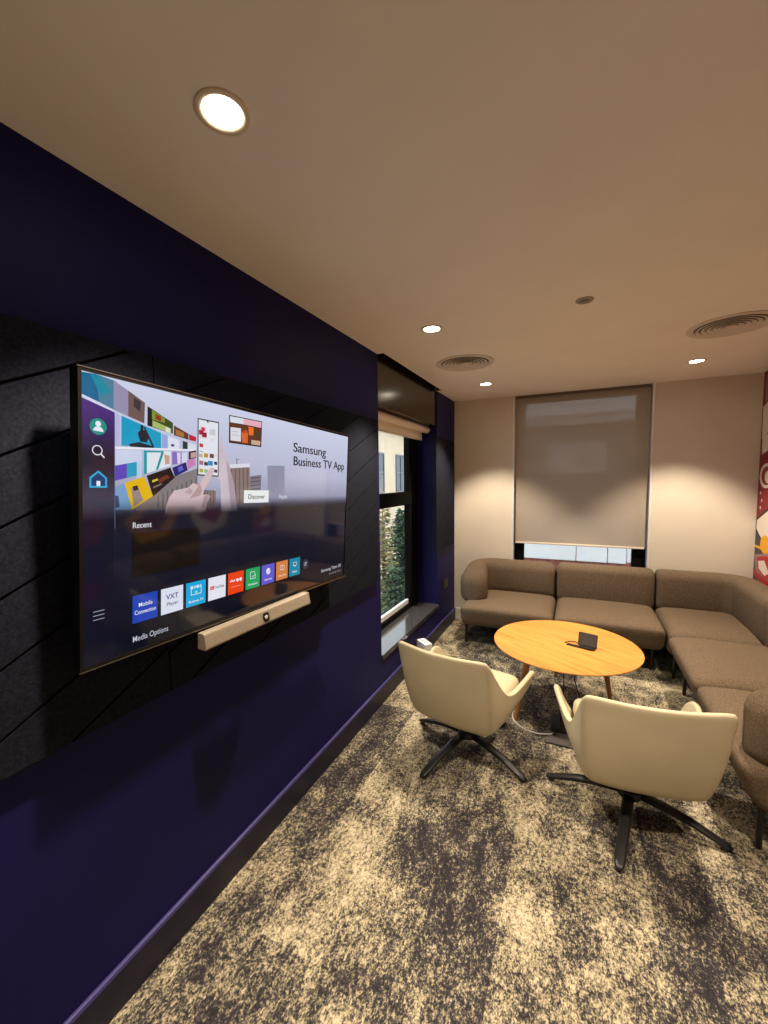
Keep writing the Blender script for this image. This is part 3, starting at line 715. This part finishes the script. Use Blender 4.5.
# cable flap let into the top
ct = Vector((1.253, 2.912, TZ)) - TC; ax = Vector((.952, -.305, 0)).normalized(); ay = Vector((.305, .952, 0)).normalized()
def obox(b, c, l, w, z0, z1, m=0):
    P = [c + ax * (sx * l / 2) + ay * (sy * w / 2) for sx, sy in ((-1, -1), (1, -1), (1, 1), (-1, 1))]
    b.prism([(p.x, p.y) for p in P], 'z', z0, z1, m)
b = MB(); obox(b, ct, .155, .036, TZ - .001, TZ + .0015); b.build('cable_slot', M_black, tb)
# small tablet leaning in its stand
tp = thing('tablet', (1.302, 2.912, TZ + .0016), 'small dark tablet leaning upright in a stand on the coffee table', 'tablet', rz=math.atan2(ax.y, ax.x))
b = MB(); b.rbox(-.048, .048, -.030, .030, 0, .011, .004, n=3); b.build('stand', M_black, tp, smooth=True)
Rm = Matrix.Rotation(R(-14), 4, 'X')
def lean(o): o.location = (0, -.008, .009); o.rotation_euler = (R(-14), 0, 0); return o
b = MB(); b.rbox(-.058, .058, -.004, .006, 0, .088, .004, n=3); lean(b.build('body', M_strip, tp, smooth=True))
b = MB(); b.box(-.051, .051, -.0052, -.0042, .007, .081); lean(b.build('screen', mat('tablet_glass', (.055, .058, .064), .22, spec=.7), tp))
tcab = MB(); 
pts = [Vector((1.262, 2.932, TZ + .008)), Vector((1.235, 2.955, TZ + .016)), Vector((1.205, 2.965, TZ + .014)), Vector((1.178, 2.957, TZ + .006)), Vector((1.166, 2.953, TZ + .0045))]
tcab.tube(pts, .0038, 8)
o = tcab.build('cable', M_cord, smooth='all'); tag(o, 'short black cable lying on the tabletop behind the tablet', 'cable')

# ------------------------------------------------------------------ modular sofa
def section(t, z0, z1, r, inset, n=5):
    h = t / 2 - inset; a0, a1 = z0 + inset * .6, z1 - inset; rr = max(.004, min(r, h * .98, (a1 - a0) / 2)); pts = []
    for cx, cz, s0 in ((h - rr, a1 - rr, 0), (-h + rr, a1 - rr, 90), (-h + rr, a0 + rr, 180), (h - rr, a0 + rr, 270)):
        for k in range(n + 1):
            a = R(s0 + 90 * k / n); pts.append((cx + rr * math.cos(a), cz + rr * math.sin(a)))
    return pts
def sweep(path, t, z0, z1, r, re=.06, lean=0.0, grow=None):
    P = [Vector(p) for p in path]; rings = []
    T = [((P[min(i + 1, len(P) - 1)]) - P[max(i - 1, 0)]).normalized() for i in range(len(P))]
    def ring(p, tg, inset):
        nrm = Vector((-tg.y, tg.x)); g, sd_, dz = grow(p) if grow else (0, 0, 0)     # extra thickness, grown on one side only
        return [(p.x + nrm.x * (s + sd_ * g / 2), p.y + nrm.y * (s + sd_ * g / 2), z) for s, z in section(t + g, z0, z1 - dz, r, inset)]
    for k in range(5):
        a = R(90 * k / 5); rings.append(ring(P[0] + T[0] * (re * (1 - math.sin(a))), T[0], re * (1 - math.cos(R(90 - 90 * k / 5)))))
    for i in range(len(P)):
        if 0 < i < len(P) - 1: rings.append(ring(P[i], T[i], 0))
        elif i == 0: rings.append(ring(P[0] + T[0] * re, T[0], 0))
        else: rings.append(ring(P[-1] - T[-1] * re, T[-1], 0))
    for k in range(1, 6):
        a = R(90 * k / 5); rings.append(ring(P[-1] - T[-1] * (re * (1 - math.sin(a))), T[-1], re * (1 - math.cos(a))))
    # fix first cap order/insets
    for k in range(5):
        a = R(90 * (5 - k) / 5); rings[k] = ring(P[0] + T[0] * (re * (1 - math.sin(a))), T[0], re * (1 - math.cos(a)))
    m = len(rings[0]); v = [p for r_ in rings for p in r_]
    f = [(i * m + k, i * m + (k + 1) % m, (i + 1) * m + (k + 1) % m, (i + 1) * m + k) for i in range(len(rings) - 1) for k in range(m)]
    f += [tuple(range(m))[::-1], tuple(range((len(rings) - 1) * m, len(rings) * m))]
    b = MB(); b.add(v, f); return b
def arc(c, r, a0, a1, n=9): return [(c[0] + r * math.cos(R(a0 + (a1 - a0) * k / n)), c[1] + r * math.sin(R(a0 + (a1 - a0) * k / n))) for k in range(n + 1)]
def line_(p, q, n=5): return [(p[0] + (q[0] - p[0]) * k / n, p[1] + (q[1] - p[1]) * k / n) for k in range(n + 1)]
SZ0, SZ1 = .205, .418
def seat(t, x0, x1, y0, y1, front):
    def warp(p):
        dz = 1 - (p.z - SZ0) / (SZ1 - SZ0)
        if front in ('-y', 'both'):
            k = 1 - (p.y - y0) / (y1 - y0); p.y += .085 * dz * max(0, k) ** 2; p.z -= .012 * max(0, k - .75) * 4 * (1 - dz)
        if front in ('-x', 'both'):
            k = 1 - (p.x - x0) / (x1 - x0); p.x += .075 * dz * max(0, k) ** 2; p.z -= .012 * max(0, k - .75) * 4 * (1 - dz)
        return p
    b = MB(); b.rbox(x0, x1, y0, y1, SZ0, SZ1, .062, n=13, bulge=.016, warp=warp); o = b.build('seat', M_fabric, t, smooth='all')
    return o
def sofa_leg(t, x, y):
    b = MB(); b.lathe([(.010, 0), (.0115, .004), (.0135, .19), (.030, .195), (.030, .212), (0, .212)], (x, y, 0), 14); b.build('leg', M_blackmet, t, smooth=True)
G = 'modular sofa units'
def unit(label): return thing('sofa_module', (0, 0, 0), label, 'sofa module', G)
def move_origin(t, x, y):
    t.location = (x, y, 0)
    for c in [o for o in bpy.data.objects if o.parent == t]:
        c.location = (-x, -y, 0)
BZ0, BZ1, BT = .375, .738, .195
YB = D - .018 - BT / 2        # centre line of the backrests along the window
XB = W - .012 - BT / 2        # centre line of the backrests along the right wall
# 1 left end with curved arm
t = unit('brown sofa end unit with curved arm, standing nearest the purple wall')
seat(t, .258, 1.058, 3.615, D - .05, '-y')
ca = .215 + BT / 2
sweep(line_((ca, 3.80), (ca, 3.90), 1)[:-1] + line_((ca, 3.905), (ca, YB - .17), 4)[:-1] + arc((ca + .17, YB - .17), .17, 180, 90) + line_((ca + .17, YB), (1.058, YB), 5)[1:], BT + .01, BZ0, BZ1, .095, .10, grow=lambda p: (.06 * max(0, min(1, (4.20 - p.y) / .35)), -1, .065 * max(0, min(1, (4.22 - p.y) / .40)) ** 1.3)).build('backrest', M_fabric, t, smooth='all')
for x, y in ((.285, 3.82), (1.0, 3.82), (.285, 4.33), (1.0, 4.33)): sofa_leg(t, x, y)
move_origin(t, .64, 4.0)
# 2 middle
t = unit('straight brown armless sofa unit under the window')
seat(t, 1.064, 1.862, 3.615, D - .05, '-y')
sweep(line_((1.064, YB), (1.862, YB), 6), BT, BZ0, BZ1, .062, .045).build('backrest', M_fabric, t, smooth='all')
for x, y in ((1.13, 3.84), (1.80, 3.84), (1.13, 4.33), (1.80, 4.33)): sofa_leg(t, x, y)
move_origin(t, 1.463, 4.0)
# 3 corner
t = unit('brown corner sofa unit below the coloured mural')
seat(t, 1.868, 2.56, 3.555, D - .05, '-y')
sweep(line_((1.868, YB), (XB - .17, YB), 5)[:-1] + arc((XB - .17, YB - .17), .17, 90, 0) + line_((XB, YB - .17), (XB, 3.56), 5)[1:], BT, BZ0, BZ1, .075, .045).build('backrest', M_fabric, t, smooth='all')
for x, y in ((1.93, 3.74), (2.49, 3.70), (1.93, 4.33), (2.49, 4.33)): sofa_leg(t, x, y)
move_origin(t, 2.2, 4.0)
# 4 right run, plain
t = unit('straight brown sofa unit along the right wall, between corner and end units')
seat(t, 1.825, 2.56, 2.775, 3.549, '-x')
sweep(line_((XB, 3.549), (XB, 2.775), 6), BT, BZ0, BZ1, .062, .045).build('backrest', M_fabric, t, smooth='all')
for x, y in ((1.945, 3.47), (1.945, 2.85), (2.49, 3.47), (2.49, 2.85)): sofa_leg(t, x, y)
move_origin(t, 2.2, 3.16)
# 5 right end with arm
t = unit('brown sofa end unit with an arm, nearest the viewer on the right')
seat(t, 1.825, 2.56, 2.03, 2.769, '-x')
ya_ = 2.025 + BT / 2
sweep(line_((XB, 2.769), (XB, ya_ + .22), 2)[:-1] + arc((XB - .22, ya_ + .22), .22, 0, -90) + line_((XB - .22, ya_), (1.872, ya_), 2)[1:], BT + .01, BZ0, BZ1 - .01, .095, .10, grow=lambda p: (.0, -1, .035 * max(0, min(1, (2.35 - p.x) / .4)))).build('backrest', M_fabric, t, smooth='all')
for x, y in ((1.945, 2.69), (1.942, 2.125), (2.49, 2.69), (2.49, 2.125)): sofa_leg(t, x, y)
move_origin(t, 2.2, 2.4)

# ------------------------------------------------------------------ floor things
fb = thing('floor_box', (1.150, 2.572, 0), 'flat grey floor socket lid in the carpet beneath the coffee table edge', 'floor socket')
b = MB(); b.rbox(-.062, .062, -.058, .058, .0005, .006, .003, n=3); b.build('lid', M_floorlid, fb, smooth=True)
b = MB(); b.box(-.066, .17, -.068, -.060, .0005, .006); b.build('edge', M_strip, fb)
b = MB(); b.box(-.04, -.015, .02, .04, .006, .0075); b.build('cable_outlet', M_black, fb)
ps = thing('power_strip', (1.124, 2.722, 0), 'dark grey power strip lying on the carpet beside the floor socket', 'power strip', rz=R(2))
b = MB(); b.rbox(-.028, .028, -.085, .085, .001, .034, .006, n=4); b.build('body', M_strip, ps, smooth=True)
for k in range(3):
    b = MB(); b.lathe([(.018, .0345), (.018, .0352), (.015, .0355), (.015, .031), (0, .031)], (0, -.052 + k * .052, 0), 18); b.build('socket', M_black, ps, smooth=True)
def bez(pts, n=8):
    P = [Vector(p) for p in pts]; out = []
    for i in range(len(P) - 1):
        a = P[max(i - 1, 0)]; c = P[i]; d = P[i + 1]; e = P[min(i + 2, len(P) - 1)]
        for k in range(n):
            q = k / n; out.append(.5 * ((2 * c) + (d - a) * q + (2 * a - 5 * c + 4 * d - e) * q * q + (3 * c - a - 3 * d + e) * q ** 3))
    return out + [P[-1]]
b = MB(); b.tube(bez([(.925, 2.80, .0045), (.868, 2.775, .0045), (.868, 2.69, .0045), (.905, 2.625, .0045), (.965, 2.585, .0045), (1.04, 2.575, .0045), (1.094, 2.592, .006), (1.115, 2.60, .010)]), .0042, 8)
tag(b.build('floor_cable', M_wire, smooth='all'), 'white cable curving over the carpet from table leg to floor socket', 'cable')
b = MB(); b.tube(bez([(1.166, 2.900, TZ - .053), (1.166, 2.896, .30), (1.165, 2.892, .10), (1.150, 2.860, .012), (1.128, 2.812, .016)]), .0036, 8)
tag(b.build('hanging_cable', M_cord, smooth='all'), 'thin black cable hanging from the underside of the coffee table', 'cable')
b = MB(); b.tube(bez([(1.20, 2.95, TZ - .053), (1.24, 2.99, .16), (1.30, 3.02, .012), (1.40, 2.97, .005), (1.47, 2.93, .005), (1.36, 2.80, .005), (1.24, 2.78, .008), (1.146, 2.775, .02)]), .0036, 8)
tag(b.build('floor_cable', M_cord, smooth='all'), 'black cable trailing on the carpet under the coffee table right side', 'cable')
# white carton by the wall
cx = thing('carton', (.118, 3.088, 0), 'small white carton standing by the skirting behind the left armchair', 'box', rz=math.atan2(-.093, .105))
b = MB(); b.rbox(-.070, .070, -.034, .034, .0008, .25, .003, n=3); b.build('body', M_white, cx, smooth=True)
gm = mat('carton_print', (.42, .43, .45), .6)
b = MB(); b.box(-.040, -.012, -.012, .006, .2502, .2508); b.box(.010, .045, -.014, -.008, .2502, .2508); b.box(.035, .041, -.014, .012, .2502, .2508)
b.build('printed_mark', gm, cx)
b = MB(); b.box(-.0706, -.0698, -.012, .016, .195, .222); b.build('hand_slot', M_strip, cx)
# wall socket
ws = thing('wall_socket', (0, 4.07, .487), 'dark metal wall socket low on the purple wall near the far corner', 'wall socket')
b = MB(); b.rbox(0, .009, -.073, .073, -.043, .043, .004, n=3); b.build('plate', mat('bronze_socket_plate', (.06, .05, .042), .35, metal=.6), ws, smooth=True)
for s in (-.036, .036):
    b = MB(); b.box(.009, .0105, s - .012, s + .012, -.024, .008); b.build('socket', M_black, ws)
    b = MB(); b.box(.009, .013, s - .007, s + .007, .018, .032); b.build('switch', M_black, ws)

# ------------------------------------------------------------------ blinds
rb = thing('roller_blind', (-.105, 3.19, 2.03), 'beige roller blind rolled up at the top of the side window', 'blind')
b = MB(); b.lathe([(.032, -.62), (.034, -.615), (.034, .625), (.032, .63)], (0, 0, .012), 28, axis='y'); b.build('roller', M_blind2, rb, smooth=True)
b = MB(); b.box(-.034, -.0315, -.62, .575, -.078, .012); b.build('fabric', M_blind2, rb)
b = MB(); b.rbox(-.040, -.026, -.62, .575, -.094, -.076, .005, n=3); b.build('bottom_bar', M_blindbar, rb, smooth=True)
b = MB(); b.box(-.02, .02, -.637, -.628, -.03, .044); b.build('bracket', M_blackmet, rb)
b = MB(); b.box(-.02, .02, .632, .640, -.03, .044); b.build('bracket', M_blackmet, rb)
wb = thing('window_blind', (1.2235, D + .058, .89), 'translucent taupe roller blind drawn down over the tall back window', 'blind')
b = MB(); b.box(-.590, .590, -.0006, .0006, .010, H - .89 - .02); b.build('fabric', M_blind, wb)
b = MB(); b.rbox(-.580, .580, -.007, .007, -.006, .014, .005, n=3); b.build('bottom_bar', M_blindbar, wb, smooth=True)
b = MB(); b.lathe([(.020, -.575), (.020, .575)], (0, .021, H - .89 - .036), 24, axis='x'); b.build('roller', M_blind2, wb, smooth=True)
b = MB(); b.box(-.588, .588, -.036, -.024, H - .89 - .026, H - .89 - .001); b.build('top_trim', mat('blind_top_trim', (.12, .10, .08), .5), wb)

# ------------------------------------------------------------------ ceiling fittings
M_lamp = mat('lamp_lens', (.9, .85, .75), .4, emit=(1, .88, .70), estr=34)
M_reflector = mat('lamp_reflector', (.75, .62, .42), .25, metal=.7)
def downlight(x, y, label, power=1.0, group='recessed downlights'):
    t = thing('downlight', (x, y, H), label, 'downlight', group)
    b = MB(); b.ring_lathe([(.060, 0.0), (.0605, -.004), (.0590, -.0056), (.0475, -.0042), (.0425, -.0010), (.042, 0.0)], (0, 0, 0)); b.build('trim_ring', M_ring, t, smooth='all')
    b = MB(); b.lathe([(.0425, -.0008), (.040, -.0014), (.0, -.0020)], n=36); b.build('lens', M_lamp, t, smooth='all')
    l = bpy.data.lights.new('downlight_lamp', 'SPOT'); l.energy = LAMP_W * power; l.color = (1, .82, .62); l.spot_size = R(90); l.spot_blend = .45; l.shadow_soft_size = .036
    lo = bpy.data.objects.new('downlight_lamp', l); COL.objects.link(lo); lo.parent = t; lo.location = (0, 0, -.016)
    return t
LAMP_W = 156
LX, RX = .470, 1.990
downlight(LX + .006, .752, 'large looking lit ceiling downlight above the television, nearest the viewer')
downlight(LX, 2.252, 'lit round ceiling downlight in front of the left ceiling vent')
downlight(LX, 3.750, 'lit round ceiling downlight behind the left ceiling vent, near the corner')
downlight(RX, 3.752, 'lit round ceiling downlight near the right ceiling vent')
OUT = 'lit ceiling downlight outside the picture, beside or behind the viewer'
for x, y in ((RX, 2.25), (RX, .75), (LX, -.75), (RX, -.75)): downlight(x, y, OUT, 1.0, 'downlights outside the picture')
def vent(x, y, label):
    t = thing('ceiling_vent', (x, y, H), label, 'ceiling vent', 'round ceiling vents')
    b = MB(); b.ring_lathe([(.205, 0), (.205, -.004), (.200, -.007), (.170, -.005), (.165, 0)], (0, 0, 0), 56); b.build('rim', M_vent, t, smooth='all')
    b = MB(); b.lathe([(.168, -.0012), (0, -.0012)], n=48); b.build('backing', M_ventdark, t)
    for r in (.148, .122, .096, .070, .044):
        b = MB(); b.ring_lathe([(r + .012, -.0085), (r + .013, -.0070), (r - .010, -.0018), (r - .011, -.0030)], (0, 0, 0), 48); b.build('cone_ring', M_vent, t, smooth='all')
    b = MB(); b.lathe([(.030, -.003), (.034, -.008), (.030, -.0135), (0, -.0145)], n=32); b.build('centre_disc', M_vent, t, smooth=True)
vent(.468, 3.005, 'round concentric ceiling vent between the two far left downlights')
vent(1.978, 2.965, 'round concentric ceiling vent at the right edge of the ceiling')
sd = thing('ceiling_sensor', (1.232, 2.226, H), 'small round grey sensor in the middle of the ceiling', 'sensor')
b = MB(); b.ring_lathe([(.040, 0), (.039, -.005), (.029, -.007), (.026, -.002), (.026, 0)], (0, 0, 0), 32); b.build('ring', mat('sensor_ring', (.42, .38, .33), .45), sd, smooth='all')
b = MB(); b.lathe([(.026, -.0015), (.018, -.002), (.016, -.008), (0, -.010)], n=24); b.build('dome', mat('sensor_dome', (.22, .20, .18), .4), sd, smooth=True)

# ------------------------------------------------------------------ abstract mural on the right wall
mu = thing('wall_mural', (W, 0, 0), 'bold red, charcoal, white and gold abstract mural covering the right wall', 'mural')
mcol = [mat('mural_' + n, srgb(*c), .55) for n, c in (('charcoal', (66, 58, 62)), ('crimson', (128, 14, 30)), ('white', (226, 216, 204)), ('gold', (232, 168, 30)), ('black', (22, 18, 22)), ('mauve', (150, 116, 124)), ('red', (176, 26, 36)))]
b = MB(); b.box(-.003, 0, Y0, D, 0, H, 0)
lay = [0]
def mp(pts, m):
    lay[0] += 1; x = -.003 - lay[0] * .00006
    b.add([(x, p[0], p[1]) for p in pts], [tuple(range(len(pts)))], m)
def mblob(y, z, ry, rz, m, n=26, a0=0, a1=360): mp([(y + ry * math.cos(R(a0 + (a1 - a0) * k / n)), z + rz * math.sin(R(a0 + (a1 - a0) * k / n))) for k in range(n)], m)
mp([(D, 1.16), (3.4, 1.5), (2.2, 1.2), (1.0, 1.6), (-.5, 1.3), (Y0, 1.5), (Y0, H), (D, H)], 1)
for y, z, w, h, sl in ((4.36, 2.30, .05, .06, .02), (4.34, 2.20, .07, .05, .03), (4.36, 1.99, .08, .13, .05), (4.35, 1.80, .07, .07, .03)):
    mp([(y - w, z - h + sl), (y + w * .6, z - h), (y + w * .7, z + h), (y - w, z + h + sl)], 5 if z > 2.1 else 2)
mblob(4.28, 1.56, .13, .10, 2); mblob(4.27, 1.56, .10, .075, 1); mblob(4.25, 1.55, .06, .05, 2)
for y, z in ((4.37, 1.42), (4.34, 1.36), (4.36, 1.30)):
    mp([(y + (.020 if k % 2 == 0 else .008) * math.cos(R(36 * k)), z + (.020 if k % 2 == 0 else .008) * math.sin(R(36 * k))) for k in range(10)], 2)
mp([(D, 1.20), (4.1, 1.36), (3.7, 1.30), (3.7, 1.02), (4.25, .98), (D, 1.10)], 4); mp([(D - .015, 1.19), (4.1, 1.33), (3.73, 1.27), (3.73, 1.06), (4.25, 1.02), (D - .015, 1.12)], 2)
mblob(4.22, 1.01, .10, .075, 3); mp([(D, .985), (4.0, .975), (4.0, .955), (D, .965)], 3)
mp([(D - .005, .90), (4.2, .945), (4.0, .93), (3.98, .70), (4.2, .72), (D - .05, .76)], 5)
mp([(D - .06, .885), (4.2, .925), (4.02, .91), (4.0, .74), (4.2, .75), (D - .09, .785)], 6); mp([(D - .09, .86), (4.22, .885), (4.12, .80), (4.2, .765), (D - .11, .80)], 2)
mp([(D, .775), (D, .745), (4.3, .70), (4.0, .68), (4.0, .72)], 6)
rnd = random.Random(3)
for y0 in (3.3, 2.6, 1.9, 1.2, .4, -.5, -1.4):
    mblob(y0, 1.55 + rnd.uniform(-.2, .3), .26, .22, 2); mblob(y0 - .02, 1.56, .19, .15, rnd.choice((1, 4, 6)))
    mp([(y0 + .3, 1.1), (y0 + .05, 1.3), (y0 - .25, 1.02), (y0 - .1, .8), (y0 + .22, .86)], rnd.choice((2, 3, 6)))
    mp([(y0 + .22, 1.08), (y0 + .05, 1.2), (y0 - .15, 1.0), (y0 + .1, .9)], rnd.choice((4, 6, 1)))
    mblob(y0 + .1, 2.1, .12, .1, rnd.choice((5, 2))); mp([(y0 + .35, .5), (y0 - .2, .62), (y0 - .28, .36), (y0 + .3, .3)], rnd.choice((5, 6)))
b.build('painted_surface', mcol, mu)

# ------------------------------------------------------------------ outdoors
M_stone = mat('pale_stone', (.80, .645, .46), .9, noise=(1.5, .06)); M_cornice = mat('white_cornice', (.85, .84, .82), .8)
M_dglass = mat('far_window_glass', (.07, .09, .12), .2, spec=.4); M_fram2 = mat('far_window_frame', (.13, .14, .16), .5)
M_gravel = mat('outside_ground', (.22, .21, .19), .95, noise=(3, .3)); M_panel = mat('white_cladding', (.80, .81, .83), .6, noise=(3, .03))
M_brick = mat('red_brick_coping', (.26, .08, .055), .85, noise=(18, .35)); M_grender = mat('grey_render', (.20, .185, .17), .9, noise=(2, .06))
b = MB(); b.box(-30, 20, -20, 60, -3.3, -3.2); b.build('ground', M_gravel, kind='structure')
fa = thing('stone_building', (-7, 20, -3.2), 'pale stone building across the street seen through the side window', 'building')
b = MB(); b.box(-.6, 0, -9, 14, 0, 7.05); b.build('wall', M_stone, fa)
b = MB(); b.box(-.6, .35, -9.2, 14.2, 7.05, 7.5); b.build('cornice', M_cornice, fa)
for k, yy in enumerate((-5.6, -3.6, -1.3 + .35, 1.35, 3.6, 6.0)):
    for z0, z1 in ((4.15, 6.02), (1.2, 2.9)):
        wn = MB(); wn.box(0, .05, yy - .08, yy, z0, z1); wn.box(0, .05, yy + 1.1, yy + 1.18, z0, z1); wn.box(0, .05, yy, yy + 1.1, z1 - .08, z1); wn.box(0, .05, yy, yy + 1.1, z0, z0 + .08); wn.box(0, .05, yy + .5, yy + .56, z0 + .08, z1 - .08); wn.box(0, .05, yy, yy + 1.1, (z0 + z1) / 2, (z0 + z1) / 2 + .06)
        f = wn.build('window', M_fram2, fa); g = MB(); g.box(.0, .02, yy, yy + 1.1, z0 + .08, z1 - .08); g.build('pane', M_dglass, f)
def conifer(name, x, y, base, top, rad, label, colm, seed, dens=1.0, droop=.35):
    t = thing(name, (x, y, base), label, 'tree', 'conifers outside the side window'); rr = random.Random(seed)
    h = top - base
    b = MB(); b.tube([(0, 0, 0), (.03, .01, h * .5), (0, 0, h * .97)], [.11, .06, .008], 8); b.build('trunk', M_bark, t, smooth='all')
    b = MB(); nb = int(150 * dens)
    for k in range(nb):
        f = (k + rr.random()) / nb; z = h * (.06 + .93 * f); L = rad * (1 - f) ** .8 + .06; a = k * 2.39996 + rr.uniform(-.3, .3)
        ns = max(3, int(L / .055))
        for j in range(ns):
            q = (j + .5) / ns; px, py = math.cos(a) * L * q, math.sin(a) * L * q; pz = z + L * (.18 * q - droop * q * q)
            for e in range(3):
                aa = a + rr.choice((-1, 1)) * rr.uniform(.2, 1.1); l = rr.uniform(.09, .17) * (1.15 - .5 * q); w = l * .26
                d = Vector((math.cos(aa), math.sin(aa), rr.uniform(-.5, .25))).normalized(); s_ = d.cross(Vector((0, 0, 1))).normalized(); u_ = s_.cross(d)
                o_ = Vector((px + rr.uniform(-.04, .04), py + rr.uniform(-.04, .04), pz + rr.uniform(-.03, .03)))
                tip = o_ + d * l; m_ = o_ + d * l * .45
                b.add([o_, m_ + s_ * w, tip, m_ - s_ * w, m_ + u_ * w * .6, m_ - u_ * w * .4], [(0, 1, 4), (1, 2, 4), (2, 3, 4), (3, 0, 4), (1, 0, 5), (2, 1, 5), (3, 2, 5), (0, 3, 5)], 0 if rr.random() < .6 else 1)
    b.build('foliage', colm, t)
M_bark = mat('bark', (.09, .06, .04), .9)
gA = mat('spruce_green', (.032, .062, .030), .8); gB = mat('spruce_green_pale', (.085, .13, .062), .8)
yA = mat('larch_gold', (.32, .26, .09), .8); yB = mat('larch_green', (.20, .21, .08), .8)
conifer('spruce_tree', -3.05, 10.3, -3.2, .80, 1.45, 'dark green bushy conifer outside the lower pane of the side window', [gA, gB], 4, 1.5)
conifer('larch_tree', -2.52, 7.9, -3.2, 1.12, .55, 'slender yellowish conifer outside, left of the dark green one', [yA, yB], 9, .75)
conifer('spruce_tree', -1.75, 6.75, -3.2, .02, .72, 'lower green conifer outside, close to the side window', [gB, gA], 12, 1.1)
pw = thing('cladding_wall', (1.2, 6.5, 0), 'low white panelled wall outside below the back window blind', 'wall')
b = MB(); z0, z1 = .36, 1.02
edges = [-1.6, -.75, .03, .43, .66]
for a, c in zip(edges[:-1], edges[1:]):
    q = MB(); q.box(a + .006, c - .006, 0, .1, z0, z1); q.build('panel', M_panel, pw, bevel=.006)
q = MB(); q.box(.68, 1.4, .1, .2, z0, z1); q.build('panel', M_panel, pw, bevel=.006)
q = MB(); q.box(-2.4, 2.4, .02, .5, z0 - .6, z0 - .004); q.build('coping', M_brick, pw)
ob = thing('rendered_building', (1.2, 9.0, -3.2), 'grey rendered building faintly visible through the back window blind', 'building')
b = MB(); b.box(-1.9, 5, 0, 1, 0, 5.78); b.build('wall', M_grender, ob)
b = MB(); b.box(-2, 5, -.2, 1, 5.78, 5.98); b.build('eaves', M_cornice, ob)
wn = MB(); wn.box(-.52, -.46, -.05, 0, 4.85, 5.42); wn.box(.46, .52, -.05, 0, 4.85, 5.42); wn.box(-.46, .46, -.05, 0, 4.85, 4.90); wn.box(-.46, .46, -.05, 0, 5.37, 5.42); f = wn.build('window', M_cornice, ob)
g = MB(); g.box(-.46, .46, -.03, 0, 4.9, 5.37); g.build('pane', mat('far_bright_blind', (.8, .8, .8), .7), f)

# ------------------------------------------------------------------ daylight
wd = bpy.data.worlds.new('overcast_sky'); scn.world = wd; wd.use_nodes = True
nt = wd.node_tree; bg = nt.nodes['Background']; bg.inputs[0].default_value = (.86, .93, 1.0, 1); bg.inputs[1].default_value = 2.9

# ------------------------------------------------------------------ camera
cam = bpy.data.cameras.new('camera'); co = bpy.data.objects.new('camera', cam); COL.objects.link(co)
h = 1.57
co.location = (.774515607 * h, 0, h)
yaw, pitch, roll = .438023885, -.0783624887, -.0136517493
fw = Vector((-math.sin(yaw) * math.cos(pitch), math.cos(yaw) * math.cos(pitch), math.sin(pitch)))
r0 = Vector((math.cos(yaw), math.sin(yaw), 0)); u0 = r0.cross(fw)
rt = r0 * math.cos(roll) + u0 * math.sin(roll); up = -r0 * math.sin(roll) + u0 * math.cos(roll)
co.rotation_euler = Matrix((rt, up, -fw)).transposed().to_euler()
cam.sensor_fit = 'HORIZONTAL'; cam.sensor_width = 36; cam.lens = 411.287 / 768 * 36
cam.clip_start = .02; cam.clip_end = 200
scn.camera = co

scn.view_settings.view_transform = 'Standard'; scn.view_settings.look = 'None'
scn.view_settings.gamma = 1; scn.view_settings.use_curve_mapping = False
scn.view_settings.exposure = 0.0
scn.cycles.max_bounces = 12; scn.cycles.diffuse_bounces = 6; scn.cycles.glossy_bounces = 4; scn.cycles.transparent_max_bounces = 24
scn.cycles.use_denoising = True
scn.cycles.sample_clamp_indirect = 6
